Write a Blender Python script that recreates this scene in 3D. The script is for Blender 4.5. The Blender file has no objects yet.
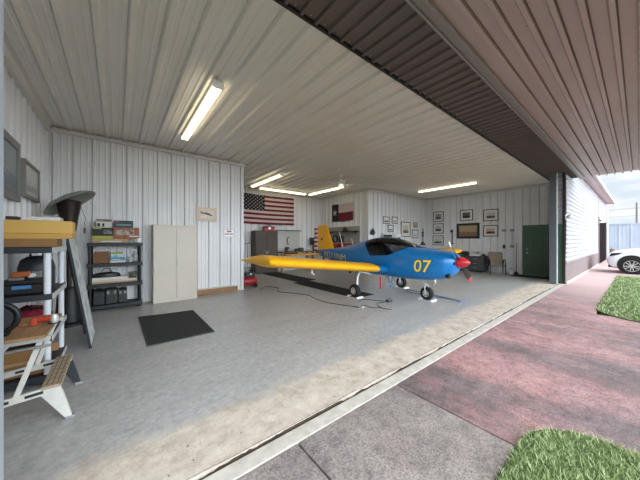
import bpy, math, random
from mathutils import Vector, Matrix
random.seed(7)
PI = math.pi
sc = bpy.context.scene
COL = sc.collection

# ------------------------------------------------------------------ materials
def lin(c):
    c = c / 255.0
    return c / 12.92 if c <= 0.04045 else ((c + 0.055) / 1.055) ** 2.4
def rgb(h):
    h = h.lstrip('#')
    return (lin(int(h[0:2], 16)), lin(int(h[2:4], 16)), lin(int(h[4:6], 16)), 1.0)
_M = {}
def mat(name, col, rough=0.5, metal=0.0, var=0.0, scale=8.0, bump=0.0, bscale=60.0, coat=0.0, col2=None, detail=4.0, stretch=None, spec=0.5):
    """principled material whose colour wanders between col and col2 (or a darker col) with object-space noise"""
    if name in _M: return _M[name]
    m = bpy.data.materials.new(name); m.use_nodes = True
    nt = m.node_tree; b = nt.nodes['Principled BSDF']
    b.inputs['Roughness'].default_value = rough
    b.inputs['Metallic'].default_value = metal
    b.inputs['Coat Weight'].default_value = coat
    b.inputs['Specular IOR Level'].default_value = spec
    c = rgb(col) if isinstance(col, str) else col
    b.inputs['Base Color'].default_value = c
    tc = nt.nodes.new('ShaderNodeTexCoord')
    src = tc.outputs['Object']
    if stretch:
        mp = nt.nodes.new('ShaderNodeMapping'); mp.inputs['Scale'].default_value = stretch
        nt.links.new(src, mp.inputs['Vector']); src = mp.outputs['Vector']
    if var > 0 or col2:
        n = nt.nodes.new('ShaderNodeTexNoise'); n.inputs['Scale'].default_value = scale; n.inputs['Detail'].default_value = detail
        nt.links.new(src, n.inputs['Vector'])
        r = nt.nodes.new('ShaderNodeValToRGB')
        r.color_ramp.elements[0].position = 0.35; r.color_ramp.elements[1].position = 0.65
        c2 = rgb(col2) if col2 else (c[0] * (1 - var), c[1] * (1 - var), c[2] * (1 - var), 1)
        r.color_ramp.elements[0].color = c2; r.color_ramp.elements[1].color = c
        nt.links.new(n.outputs['Fac'], r.inputs['Fac']); nt.links.new(r.outputs['Color'], b.inputs['Base Color'])
    if bump > 0:
        n2 = nt.nodes.new('ShaderNodeTexNoise'); n2.inputs['Scale'].default_value = bscale; n2.inputs['Detail'].default_value = 3
        nt.links.new(src, n2.inputs['Vector'])
        bp = nt.nodes.new('ShaderNodeBump'); bp.inputs['Strength'].default_value = bump; bp.inputs['Distance'].default_value = 0.01
        nt.links.new(n2.outputs['Fac'], bp.inputs['Height']); nt.links.new(bp.outputs['Normal'], b.inputs['Normal'])
    _M[name] = m
    return m
def emit(name, col, strength):
    if name in _M: return _M[name]
    m = bpy.data.materials.new(name); m.use_nodes = True
    b = m.node_tree.nodes['Principled BSDF']
    b.inputs['Base Color'].default_value = (0.8, 0.8, 0.8, 1)
    b.inputs['Emission Color'].default_value = rgb(col); b.inputs['Emission Strength'].default_value = strength
    _M[name] = m
    return m
def picture_mat(name, sky, land, dark, scale=5.0):
    """a small blurry landscape print: pale top, darker patchy bottom"""
    m = bpy.data.materials.new(name); m.use_nodes = True
    nt = m.node_tree; b = nt.nodes['Principled BSDF']; b.inputs['Roughness'].default_value = 0.35
    tc = nt.nodes.new('ShaderNodeTexCoord')
    n = nt.nodes.new('ShaderNodeTexNoise'); n.inputs['Scale'].default_value = scale; n.inputs['Detail'].default_value = 5
    sp = nt.nodes.new('ShaderNodeSeparateXYZ')
    nt.links.new(tc.outputs['Generated'], n.inputs['Vector']); nt.links.new(tc.outputs['Generated'], sp.inputs[0])
    ad = nt.nodes.new('ShaderNodeMath'); ad.operation = 'MULTIPLY_ADD'; ad.inputs[1].default_value = 0.9; 
    nt.links.new(n.outputs['Fac'], ad.inputs[0]); nt.links.new(sp.outputs['Z'], ad.inputs[2])
    r = nt.nodes.new('ShaderNodeValToRGB'); cr = r.color_ramp
    cr.elements[0].position = 0.35; cr.elements[0].color = rgb(land)
    cr.elements[1].position = 1.15 if False else 1.0; cr.elements[1].color = rgb(sky)
    e = cr.elements.new(0.62); e.color = rgb(dark)
    e = cr.elements.new(0.80); e.color = rgb(land)
    e = cr.elements.new(0.92); e.color = rgb(sky)
    nt.links.new(ad.outputs[0], r.inputs['Fac']); nt.links.new(r.outputs['Color'], b.inputs['Base Color'])
    return m

# ------------------------------------------------------------------ mesh builder
class MB:
    def __init__(s): s.v = []; s.f = []; s.m = []
    def add(s, vs, fs, mi=0, M=None):
        b = len(s.v)
        s.v.extend([tuple(M @ Vector(p)) if M else tuple(p) for p in vs])
        s.f.extend([tuple(b + i for i in f) for f in fs]); s.m.extend([mi] * len(fs))
        return s
    def box(s, x0, x1, y0, y1, z0, z1, mi=0, M=None):
        vs = [(x, y, z) for x in (x0, x1) for y in (y0, y1) for z in (z0, z1)]
        return s.add(vs, [(0, 1, 3, 2), (4, 6, 7, 5), (0, 4, 5, 1), (2, 3, 7, 6), (0, 2, 6, 4), (1, 5, 7, 3)], mi, M)
    def bar(s, p0, p1, w, h, mi=0, up=(0, 0, 1)):
        """rectangular bar from p0 to p1"""
        p0 = Vector(p0); p1 = Vector(p1); d = p1 - p0; L = d.length; d.normalize()
        u = Vector(up)
        if abs(d.dot(u)) > 0.98: u = Vector((1, 0, 0))
        a = d.cross(u).normalized(); u = a.cross(d).normalized()
        M = Matrix(((d.x, a.x, u.x, p0.x), (d.y, a.y, u.y, p0.y), (d.z, a.z, u.z, p0.z), (0, 0, 0, 1)))
        return s.box(0, L, -w / 2, w / 2, -h / 2, h / 2, mi, M)
    def tube(s, pts, r, n=10, mi=0, closed=False, caps=True):
        pts = [Vector(p) for p in pts]; N = len(pts)
        rs = r if isinstance(r, (list, tuple)) else [r] * N
        vs = []; a = None
        for i, p in enumerate(pts):
            if closed: t = pts[(i + 1) % N] - pts[i - 1]
            else: t = pts[min(i + 1, N - 1)] - pts[max(i - 1, 0)]
            t.normalize()
            if a is None:
                a = t.cross(Vector((0, 0, 1)) if abs(t.z) < 0.9 else Vector((1, 0, 0))).normalized()
            else:
                a = (a - t * a.dot(t)).normalized()
            b = t.cross(a)
            for k in range(n):
                q = 2 * PI * k / n
                vs.append(p + (a * math.cos(q) + b * math.sin(q)) * rs[i])
        fs = []
        R = N if closed else N - 1
        for i in range(R):
            j = (i + 1) % N
            for k in range(n):
                l = (k + 1) % n
                fs.append((i * n + k, i * n + l, j * n + l, j * n + k))
        if caps and not closed:
            fs.append(tuple(range(n - 1, -1, -1))); fs.append(tuple((N - 1) * n + k for k in range(n)))
        return s.add(vs, fs, mi)
    def cyl(s, p0, p1, r0, r1=None, n=16, mi=0):
        return s.tube([p0, p1], [r0, r0 if r1 is None else r1], n, mi)
    def lathe(s, prof, c=(0, 0, 0), axis='z', n=24, mi=0, M=None, closed=False):
        """prof: (radius, height) pairs, capped at both ends"""
        vs = []; N = len(prof)
        for (r, h) in prof:
            for k in range(n):
                q = 2 * PI * k / n; x, y = r * math.cos(q), r * math.sin(q)
                p = (x, y, h) if axis == 'z' else (h, x, y) if axis == 'x' else (y, h, x)
                vs.append((p[0] + c[0], p[1] + c[1], p[2] + c[2]))
        fs = []
        for i in range(N if closed else N - 1):
            j = (i + 1) % N
            for k in range(n):
                l = (k + 1) % n
                fs.append((i * n + k, i * n + l, j * n + l, j * n + k))
        if not closed:
            fs.append(tuple(range(n - 1, -1, -1))); fs.append(tuple((N - 1) * n + k for k in range(n)))
        return s.add(vs, fs, mi, M)
    def prism(s, poly, axis, a, b, mi=0, M=None):
        """poly (p, q) extruded along an axis from a to b"""
        n = len(poly); vs = []
        for t in (a, b):
            for (p, q) in poly:
                vs.append((t, p, q) if axis == 'x' else (p, t, q) if axis == 'y' else (p, q, t))
        fs = [tuple(range(n - 1, -1, -1)), tuple(range(n, 2 * n))]
        fs += [(i, (i + 1) % n, n + (i + 1) % n, n + i) for i in range(n)]
        return s.add(vs, fs, mi, M)
    def torus(s, c, R, r, axis='z', n=28, k=10, mi=0):
        pts = []
        for i in range(n):
            q = 2 * PI * i / n; x, y = R * math.cos(q), R * math.sin(q)
            p = (x, y, 0) if axis == 'z' else (0, x, y) if axis == 'x' else (y, 0, x)
            pts.append((p[0] + c[0], p[1] + c[1], p[2] + c[2]))
        return s.tube(pts, r, k, mi, closed=True)
    def build(s, name, mats, parent=None, smooth=False, bevel=0.0, label=None, seg=2):
        me = bpy.data.meshes.new(name)
        me.from_pydata(s.v, [], s.f)
        if not isinstance(mats, (list, tuple)): mats = [mats]
        for m in mats: me.materials.append(m)
        if len(mats) > 1: me.polygons.foreach_set('material_index', s.m)
        import bmesh as _b
        bm = _b.new(); bm.from_mesh(me); _b.ops.recalc_face_normals(bm, faces=bm.faces); bm.to_mesh(me); bm.free()
        if smooth:
            me.polygons.foreach_set('use_smooth', [True] * len(me.polygons)); me.set_sharp_from_angle(angle=math.radians(38))
        me.update()
        o = bpy.data.objects.new(name, me); COL.objects.link(o)
        if parent: o.parent = parent
        if bevel:
            md = o.modifiers.new('bevel', 'BEVEL'); md.width = bevel; md.segments = seg; md.limit_method = 'ANGLE'
        if label: o['label'] = label
        return o

def thing(name, label, cat, loc=(0, 0, 0), rotz=0.0, group=None):
    o = bpy.data.objects.new(name, None); COL.objects.link(o)
    o.empty_display_size = 0.1
    o.location = loc; o.rotation_euler = (0, 0, rotz)
    tag(o, label, cat, group)
    return o
def tag(o, label, cat, group=None, kind=None):
    o['label'] = label; o['category'] = cat
    if group: o['group'] = group
    if kind: o['kind'] = kind
    return o
def struct(mb, name, mats, **k):
    o = mb.build(name, mats, **k)
    if o.parent is None: o['kind'] = 'structure'
    return o
def at(o, loc, rotz=0.0):
    o.location = loc; o.rotation_euler = (0, 0, rotz); return o
def dup(root, loc, rotz, label, group=None):
    r = root.copy(); COL.objects.link(r); r.location = loc; r.rotation_euler = (0, 0, rotz); r['label'] = label
    if group: r['group'] = group
    for ch in list(root.children):
        c = ch.copy(); COL.objects.link(c); c.parent = r
        for g in list(ch.children):
            d = g.copy(); COL.objects.link(d); d.parent = c
    return r
def text_mesh(body, size, shear=0.0, bold=0.0):
    cu = bpy.data.curves.new('lettering', 'FONT'); cu.body = body; cu.size = size; cu.shear = shear; cu.offset = bold
    cu.align_x = 'CENTER'; cu.align_y = 'CENTER'; cu.resolution_u = 3
    o = bpy.data.objects.new('lettering', cu); COL.objects.link(o)
    dg = bpy.context.evaluated_depsgraph_get(); dg.update()
    me = bpy.data.meshes.new_from_object(o.evaluated_get(dg))
    import bmesh as _b
    bm = _b.new(); bm.from_mesh(me)
    xs = [v.co.x for v in bm.verts]; ys = [v.co.y for v in bm.verts]
    for ax, lo_, hi_ in ((0, min(xs), max(xs)), (1, min(ys), max(ys))):
        q = lo_ + size * 0.0337
        while q < hi_:
            _b.ops.bisect_plane(bm, geom=bm.verts[:] + bm.edges[:] + bm.faces[:], plane_co=(q, q, 0), plane_no=(1, 0, 0) if ax == 0 else (0, 1, 0))
            q += size * 0.0813
    bm.to_mesh(me); bm.free()
    vs = [tuple(v.co) for v in me.vertices]; fs = [tuple(p.vertices) for p in me.polygons]
    bpy.data.objects.remove(o); bpy.data.meshes.remove(me); bpy.data.curves.remove(cu)
    return vs, fs

# ------------------------------------------------------------------ palette
M_wall = mat('white_sheet_metal', '#e0e0e1', 0.42, var=0.05, scale=1.5)
M_ceil = mat('white_ceiling_metal', '#e8e5df', 0.38, var=0.05, scale=1.2)
M_trim = mat('white_trim_metal', '#d6d5d1', 0.45)
M_brown = mat('brown_sheet_metal', '#6a5f5b', 0.45, var=0.06, scale=2)
M_canopy = mat('lit_brown_sheet_metal', '#bba9a5', 0.45, var=0.08, scale=1.5)  # header's brown metal made paler: ground-bounce light put into the colour
M_edge = mat('grey_edge_flashing', '#8f8985', 0.4)
M_siding = mat('white_siding', '#b6b6be', 0.4, var=0.03, scale=1)
M_wains = mat('brown_wainscot', '#97898a', 0.5, var=0.1, scale=2)
M_jamb = mat('grey_blue_steel_jamb', '#5c646a', 0.45)
M_white = mat('white_paint', '#eeeeec', 0.4)
M_black = mat('black_plastic', '#131415', 0.45)
M_dark = mat('charcoal_plastic', '#2c2f34', 0.5)
M_grey = mat('grey_plastic', '#8d8f91', 0.5)
M_rubber = mat('black_rubber', '#151515', 0.8, bump=0.3, bscale=80)
M_steel = mat('brushed_steel', '#b9bbbd', 0.3, metal=0.9)
M_alu = mat('dull_aluminium', '#c9cac6', 0.4, metal=0.4)
M_card = mat('brown_cardboard', '#8a6748', 0.8, var=0.15, scale=6)
M_wood = mat('pine_wood', '#b28a5e', 0.6, var=0.25, scale=6, stretch=(1, 12, 12))
M_red = mat('red_paint', '#a8181c', 0.4)
M_green = mat('green_door_paint', '#4a6a55', 0.45, var=0.06, scale=3)
M_beige = mat('beige_enamel', '#ccc3b4', 0.4, var=0.03, scale=1)
# ------------------------------------------------------------------ the setting: hangar shell
ZC = 3.805; XL = -1.104; YC = 7.5; XC = 3.0; YB = 10.95; XT = 8.85; YM = 7.6; XR = 13.75
YD0 = 1.585; YD1 = 1.726

def rib_line(L, pitch, base, top, h, minor=0.006, start=0.0, slot=0.0):
    """front line (s, off) of a ribbed sheet of length L; pan at off 0, ribs stand h proud"""
    pts = [(0.0, 0.0)]; s = start
    while s < L:
        q = [(s - base / 2 - slot - .0005, 0), (s - base / 2 - slot, -.02), (s - base / 2 - .0005, -.02)] if slot else []
        q += [(s - base / 2, 0), (s - top / 2, h), (s + top / 2, h), (s + base / 2, 0)]
        if minor:
            for f in (1 / 3.0, 2 / 3.0):
                c = s + pitch * f
                q += [(c - 0.018, 0), (c - 0.008, minor), (c + 0.008, minor), (c + 0.018, 0)]
        for (a, b) in q:
            if 0.001 < a < L - 0.001 and a > pts[-1][0]: pts.append((a, b))
        s += pitch
    pts.append((L, 0.0))
    return pts
def sheet(mb, o, sd, td, nd, L, T, pitch=0.305, base=0.066, top=0.040, h=0.034, minor=0.008, start=0.1, back=0.06, mi=0, slot=None):
    """ribbed sheet: ribs run along td, repeat along sd, stand out along nd; closed at the back"""
    o, sd, td, nd = Vector(o), Vector(sd), Vector(td), Vector(nd)
    ln = rib_line(L, pitch, base, top, h, minor, start, (.010 if minor else 0) if slot is None else slot)
    vs = []; n = len(ln)
    for t in (0, T):
        for (a, b) in ln: vs.append(o + sd * a + nd * b + td * t)
    for t in (0, T):
        vs.append(o - nd * back + td * t); vs.append(o + sd * L - nd * back + td * t)
    fs = [(i, i + 1, n + i + 1, n + i) for i in range(n - 1)]
    B = 2 * n
    fs += [(B, B + 1, B + 3, B + 2), (0, n, B + 2, B), (n - 1, B + 1, B + 3, 2 * n - 1)]
    for e in (0, 1):
        for i in range(n - 1):
            a = e * n + i
            q = B + 2 * e
            fs.append((a, a + 1, q + 1 if i >= n // 2 else q))
        fs.append((e * n + n // 2, B + 2 * e, B + 2 * e + 1))
    return mb.add(vs, fs, mi)
X, Y, Z = (1, 0, 0), (0, 1, 0), (0, 0, 1); nX, nY, nZ = (-1, 0, 0), (0, -1, 0), (0, 0, -1)
H = ZC + 0.05
R = 0.034   # rib height: the inner room planes are rib faces
struct(sheet(MB(), (XL - R, 1.62, 0), Y, Z, X, YC - 1.62 + R + .05, H), 'wall_left', M_wall)
struct(sheet(MB(), (XL - .1, YC + R, 0), X, Z, nY, XC - XL + .1, H, start=0.20), 'wall_back', M_wall)
struct(sheet(MB(), (XC - R, YC + 0.1, 0), Y, Z, X, YB - YC, H), 'wall_alcove_left', M_wall)
struct(sheet(MB(), (XC - .1, YB + R, 0), X, Z, nY, XT - XC + .2, H), 'wall_rear', M_wall)
struct(sheet(MB(), (XT + R, YM + 0.1, 0), Y, Z, nX, YB - YM, H), 'wall_alcove_right', M_wall)
struct(sheet(MB(), (XT, YM + R, 0), X, Z, nY, XR - XT + .1, H), 'wall_middle', M_wall)
w = MB()
sheet(w, (XR + R, 1.62, 0), Y, Z, nX, 0.69, H)
sheet(w, (XR + R, 3.15, 0), Y, Z, nX, YM - 3.15 + R + .05, H, start=0.05)
sheet(w, (XR + R, 2.31, 2.10), Y, Z, nX, 0.84, H - 2.10, start=0.02)
struct(w, 'wall_right', M_wall)
# corner flashings of the wall steps
struct(MB().box(XC - 0.07, XC + 0.012, YC - 0.012, YC + 0.09, 0.0, ZC), 'trim_1', M_wall, bevel=0.004)
struct(MB().box(XT - 0.012, XT + 0.08, YM - 0.012, YM + 0.09, 0.0, ZC), 'trim_2', M_wall, bevel=0.004)
# ceiling: ribs run into the hangar
c = MB(); sheet(c, (XL - 0.2, 2.17, ZC + .042), X, Y, nZ, XR - XL + 0.4, YB - 2.17 + 0.1, base=0.085, top=0.045, h=0.042, minor=0.006, start=0.22, slot=0.004)
struct(c, 'ceiling', M_ceil)
# channel trims where walls meet the ceiling, set just under the ribs
k = 0
def chan(x0, x1, y0, y1, i):
    struct(MB().box(x0, x1, y0, y1, ZC - 0.085, ZC - 0.012), 'trim_%d' % i, M_trim, bevel=0.004)
chan(XL - 0.02, XL + 0.05, 1.63, YC, 3)
chan(XL, XC + 0.05, YC - 0.05, YC + 0.02, 4)
chan(XC, XT, YB - 0.05, YB + 0.02, 5)
chan(XT - 0.05, XT + 0.02, YM, YB, 6)
chan(XT, XR, YM - 0.05, YM + 0.02, 7)
chan(XR - 0.05, XR + 0.02, 2.2, YM, 8)
# base channels at the floor
for i, (x0, x1, y0, y1) in enumerate([(XL - 0.01, XL + 0.015, 1.63, YC), (XL, XC, YC - 0.015, YC + 0.01), (XC, XT, YB - 0.015, YB + 0.01), (XT, XR, YM - 0.015, YM + 0.01), (XR - 0.015, XR + 0.01, 3.15, YM)]):
    o = struct(MB().box(x0, x1, y0, y1, 0, 0.05), 'baseboard_' + ['left', 'back', 'rear', 'middle', 'right'][i], M_trim)

# ---- floor: painted grey concrete, bare cream strip along the door
def floor_material():
    m = bpy.data.materials.new('painted_concrete_floor'); m.use_nodes = True
    nt = m.node_tree; L = nt.links.new; b = nt.nodes['Principled BSDF']
    tc = nt.nodes.new('ShaderNodeTexCoord'); P = tc.outputs['Object']
    def noise(scale, detail=4, rough=0.55, vec=None):
        n = nt.nodes.new('ShaderNodeTexNoise'); n.inputs['Scale'].default_value = scale; n.inputs['Detail'].default_value = detail
        n.inputs['Roughness'].default_value = rough; L(vec or P, n.inputs['Vector']); return n.outputs['Fac']
    def ramp(fac, stops):
        r = nt.nodes.new('ShaderNodeValToRGB'); cr = r.color_ramp
        while len(cr.elements) > 1: cr.elements.remove(cr.elements[-1])
        cr.elements[0].position = stops[0][0]; cr.elements[0].color = stops[0][1]
        for p, cc in stops[1:]:
            e = cr.elements.new(p); e.color = cc
        L(fac, r.inputs['Fac']); return r.outputs['Color']
    def mix(f, a, bb, mode='MIX'):
        n = nt.nodes.new('ShaderNodeMix'); n.data_type = 'RGBA'; n.blend_type = mode
        if isinstance(f, float): n.inputs['Factor'].default_value = f
        else: L(f, n.inputs['Factor'])
        for s_, v in ((6, a), (7, bb)):
            if isinstance(v, tuple): n.inputs[s_].default_value = v
            else: L(v, n.inputs[s_])
        return n.outputs[2]
    mp = nt.nodes.new('ShaderNodeMapping'); mp.inputs['Scale'].default_value = (0.6, 1.6, 1); mp.inputs['Rotation'].default_value = (0, 0, 0.5)
    L(P, mp.inputs['Vector'])
    W = (1, 1, 1, 1); K = (0, 0, 0, 1)
    grey = ramp(noise(1.3, 6, 0.65, mp.outputs['Vector']), [(0.3, rgb('#9c9c9d')), (0.5, rgb('#b2b2b2')), (0.7, rgb('#c6c5c4'))])
    grey = mix(0.6, grey, ramp(noise(14, 5, 0.7), [(0.3, rgb('#8f8f8f')), (0.55, rgb('#b8b7b5')), (0.75, rgb('#d2d1ce'))]))
    blot = ramp(noise(3.1, 3, 0.5), [(0.66, K), (0.72, W)])
    grey = mix(blot, grey, rgb('#a09b95'))
    cream = ramp(noise(5, 6, 0.7), [(0.3, rgb('#a99a8a')), (0.5, rgb('#cabfb2')), (0.7, rgb('#ddd4c8'))])
    specks = ramp(noise(26, 2, 0.5), [(0.69, K), (0.73, W)])
    cream = mix(specks, cream, rgb('#6d6154'))
    sp = nt.nodes.new('ShaderNodeSeparateXYZ'); L(P, sp.inputs[0])
    ma = nt.nodes.new('ShaderNodeMath'); ma.operation = 'MULTIPLY_ADD'; ma.inputs[1].default_value = 0.55; 
    L(noise(2.2, 6, 0.6), ma.inputs[0]); L(sp.outputs['Y'], ma.inputs[2])
    ed = ramp(ma.outputs[0], [(0.0, W), (1.0, W)])
    mr = nt.nodes.new('ShaderNodeMapRange'); mr.inputs['From Min'].default_value = 2.50; mr.inputs['From Max'].default_value = 2.66
    L(ma.outputs[0], mr.inputs['Value'])
    col = mix(mr.outputs[0], cream, grey)
    few = ramp(noise(1.7, 2, 0.5), [(0.70, K), (0.73, W)])
    grain = ramp(noise(48, 4, 0.7), [(0.3, rgb('#8c8c8c')), (0.5, (0.5, 0.5, 0.5, 1)), (0.72, rgb('#d0d0d0'))])
    col = mix(0.35, col, grain, 'OVERLAY')
    marks = ramp(noise(5.5, 5, 0.75), [(0.66, K), (0.70, W)])
    half = nt.nodes.new('ShaderNodeMath'); half.operation = 'MULTIPLY'; half.inputs[1].default_value = 0.55; L(marks, half.inputs[0])
    col = mix(half.outputs[0], col, rgb('#7d746b'))
    L(col, b.inputs['Base Color'])
    rr = nt.nodes.new('ShaderNodeMapRange'); rr.inputs['To Min'].default_value = 0.62; rr.inputs['To Max'].default_value = 0.33
    L(mr.outputs[0], rr.inputs['Value']); L(rr.outputs[0], b.inputs['Roughness'])
    bp = nt.nodes.new('ShaderNodeBump'); bp.inputs['Strength'].default_value = 0.12; bp.inputs['Distance'].default_value = 0.01
    L(noise(30, 4, 0.6), bp.inputs['Height']); L(bp.outputs['Normal'], b.inputs['Normal'])
    return m
struct(MB().box(XL - 0.1, XR + 0.1, 1.753, YB + 0.1, -0.12, 0.0), 'floor', floor_material())
# threshold: pale kerb strip, rough dark rut behind it
M_kerb = mat('pale_concrete', '#cfcac0', 0.75, var=0.22, scale=11, bump=0.2, bscale=30)
M_rut = mat('rusty_rut', '#55463a', 0.9, var=0.5, scale=12, bump=0.5, bscale=40)
struct(MB().box(-3.0, 12.1, YD0, YD1 - 0.012, -0.12, -0.002), 'trim_9', M_kerb, bevel=0.006)
rut = MB(); n = 160; top = []
rnd = random.Random(3); wa = wb = 0.0; n = 420
for i in range(n + 1):
    xx = -1.2 + 13.0 * i / n
    wa = .8 * wa + rnd.uniform(-.003, .003); wb = .86 * wb + rnd.uniform(-.006, .006)
    top.append((xx, YD1 - 0.014 + wa, 1.764 + max(-.008, wb)))
vs = []; fs = []
for (xx, a, b_) in top: vs += [(xx, a, -0.004), (xx, (a + b_) / 2, -0.05), (xx, b_, 0.002)]
for i in range(n): fs += [(3 * i, 3 * i + 3, 3 * i + 4, 3 * i + 1), (3 * i + 1, 3 * i + 4, 3 * i + 5, 3 * i + 2)]
rut.add(vs, fs); struct(rut, 'trim_10', M_rut)

# ---- door jambs, overhead header, raised bifold door leaf
struct(MB().box(-1.3, -0.37, 1.60, 1.66, -0.02, 3.79), 'trim_11', mat('pale_blue_steel_jamb', '#b4bfc9', .45))
j = MB(); j.box(11.60, 11.72, 1.755, 1.93, 0.0, 3.79); struct(j, 'trim_12', M_jamb, bevel=0.006)
struct(MB().box(11.69, 11.73, 1.735, 1.753, 0.0, 3.79), 'trim_13', M_white)
hd = MB(); sheet(hd, (-2.5, 1.37, ZC + 0.025), X, Y, nZ, 15.8, 0.80, pitch=0.187, base=0.055, top=0.03, h=0.032, minor=0, start=0.05)
struct(hd, 'trim_14', M_brown)
sc_ = MB()
for i in range(70):
    xx = -2.45 + 0.187 * i
    sc_.lathe([(0.007, 0), (0.007, -0.006), (0.003, -0.009)], (xx + 0.094, 2.12, ZC + 0.024), n=8)
struct(sc_, 'trim_15', M_steel)
struct(MB().box(-2.6, 13.4, 2.155, 2.19, ZC - 0.008, ZC + 0.06), 'trim_16', M_black)
leaf = MB()
pts = [(-1.0, 0.0)]
for q in range(12):          # rib, then the lap slot on its outer side
    c_ = -1.0 + 0.063 + 0.185 * q
    pts += [(c_ - .040, 0.0), (c_ - .040, -.030), (c_ - .028, -.030), (c_ - .027, .040), (c_ + .014, .040), (c_ + .032, 0.0)]
pts = [p for p in pts if p[0] < 1.20] + [(1.28, 0.0)]
leaf.prism([(y_, ZC + .025 - o_) for y_, o_ in pts] + [(1.28, ZC + .15), (-1.0, ZC + .15)], 'x', -2.6, 13.55)
dl = struct(leaf, 'door_3', M_canopy)
MB().box(-2.6, 13.55, 1.262, 1.292, ZC - 0.035, ZC + 0.12).box(-2.6, 13.55, 1.292, 1.362, ZC - 0.015, ZC + 0.02).box(-2.6, 13.55, 1.362, 1.385, ZC - 0.04, ZC + 0.12).build('edge_flashing', M_edge, dl, bevel=0.004)
scw = MB()
for yy in [-1.0 + 0.063 + 0.185 * i for i in range(12)]:
    for xx in [-1 + 1.5 * q for q in range(10)]:
        scw.lathe([(0.007, 0), (0.007, -0.005), (0.003, -0.008)], (xx, yy + 0.04, ZC + 0.024), n=6)
scw.build('screws', M_steel, dl)
# shell above: gable band that closes the gap between header and roof
struct(MB().box(-3, 12.0, 1.36, 1.40, ZC + 0.10, 4.6), 'wall_front_band', M_siding)

# ---- green walk-in door in the right wall
d1 = struct(MB().box(XR - 0.01, XR + 0.03, 2.385, 3.075, 0.02, 2.06), 'door_1', M_green)
fr = MB(); fr.box(XR - 0.02, XR + 0.05, 2.31, 2.38, 0, 2.10).box(XR - 0.02, XR + 0.05, 3.08, 3.15, 0, 2.10).box(XR - 0.02, XR + 0.05, 2.31, 3.15, 2.065, 2.13)
fr.build('door_frame', M_green, d1, bevel=0.004)
for (y0, y1, z0, z1) in [(2.47, 2.69, 0.20, 0.82), (2.77, 2.99, 0.20, 0.82), (2.47, 2.69, 0.98, 1.60), (2.77, 2.99, 0.98, 1.60), (2.47, 2.69, 1.70, 1.94), (2.77, 2.99, 1.70, 1.94)]:
    p = MB()
    p.box(XR - 0.026, XR - 0.008, y0, y1, z0, z0 + 0.018).box(XR - 0.026, XR - 0.008, y0, y1, z1 - 0.018, z1).box(XR - 0.026, XR - 0.008, y0, y0 + 0.018, z0, z1).box(XR - 0.026, XR - 0.008, y1 - 0.018, y1, z0, z1)
    p.box(XR - 0.024, XR - 0.006, y0 + 0.05, y1 - 0.05, z0 + 0.05, z1 - 0.05)
    p.build('door_panel', M_green, d1, bevel=0.003)
kn = MB(); kn.lathe([(0.035, 0), (0.035, 0.012), (0.012, 0.016), (0.012, 0.045), (0.028, 0.05), (0.03, 0.075), (0.015, 0.085)], (0, 0, 0), 'x', 16, M=Matrix.Translation((XR - 0.01, 3.0, 0.95)) @ Matrix.Rotation(PI, 4, 'Z'))
kn.build('door_knob', M_steel, d1, smooth=True)
kn = MB(); kn.lathe([(0.032, 0), (0.032, 0.018), (0.02, 0.026)], (0, 0, 0), 'x', 16, M=Matrix.Translation((XR - 0.01, 3.0, 1.10)) @ Matrix.Rotation(PI, 4, 'Z'))
kn.build('dead_bolt', M_steel, d1, smooth=True)

# ------------------------------------------------------------------ outside
# return wall just past the hangar door: siding over a green panel
rw = MB(); sheet(rw, (12.0, 1.62, 2.05), Z, Y, nX, 2.14, 0.23, pitch=0.155, base=0.145, top=0.02, h=0.034, minor=0, start=0.06)
struct(rw, 'wall_return', M_siding)
d2 = struct(MB().box(11.985, 12.06, 1.62, 1.85, 0.0, 2.05), 'door_2', M_green)
MB().box(11.975, 11.99, 1.65, 1.82, 0.2, 0.85).box(11.975, 11.99, 1.65, 1.82, 1.05, 1.9).build('door_panel', M_green, d2, bevel=0.004)
MB().box(11.93, 12.0, 1.575, 1.645, 0.0, 4.19)  .build('trim_17', mat('dark_brown_post', '#38302e', .6, spec=.2), bevel=0.004)['kind'] = 'structure'
fw = MB(); sheet(fw, (12.0, YD0, 0.72), Z, X, nY, 3.47, 11.0, pitch=0.155, base=0.145, top=0.02, h=0.034, minor=0, start=0.06)
sheet(fw, (23.0, YD0, 2.8), Z, X, nY, 1.39, 6.2, pitch=0.155, base=0.145, top=0.02, h=0.034, minor=0, start=0.06)
struct(fw, 'wall_outside', M_siding)
wn = MB(); sheet(wn, (12.0, YD0, 0.07), X, Z, nY, 11.0, 0.64, pitch=0.19, base=0.06, top=0.02, h=0.03, minor=0, start=0.06)
wn.box(12.0, 23.0, YD0 - 0.035, YD0, 0.70, 0.735)
struct(wn, 'trim_18', M_wains)
struct(MB().box(12.0, 23.0, YD0 - 0.05, YD0 + 0.05, -0.1, 0.07), 'trim_19', M_kerb)
struct(MB().box(22.95, 23.12, YD0 - 0.06, YD0 + 0.1, 0, 2.9), 'trim_20', M_brown)
gd = MB(); sheet(gd, (23.1, YD0 + 0.02, 0), X, Z, nY, 5.9, 2.8, pitch=0.30, base=0.08, top=0.04, h=0.025, minor=0)
struct(gd, 'door_4', mat('dark_brown_door', '#241d1e', 0.8, spec=0.1))
struct(MB().box(29.0, 29.2, YD0 - 0.02, 9.0, 0, 4.19), 'wall_outside_end', M_siding)
ev = MB(); sheet(ev, (12.0, 1.19, 4.215), Y, X, nZ, 0.40, 17.1, pitch=0.185, base=0.06, top=0.034, h=0.025, minor=0, start=0.09)
struct(ev, 'roof_eave', M_canopy)
struct(MB().prism([(1.17, 4.20), (1.17, 4.30), (1.22, 4.35), (9.0, 5.6), (9.0, 5.5), (1.22, 4.25), (1.20, 4.20)], 'x', 12.0, 29.2), 'roof', M_edge)
gt = thing('rain_gutter', 'white gutter along the far eave with a downspout at the corner', 'gutter', (29.0, 1.15, 4.2))
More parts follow.
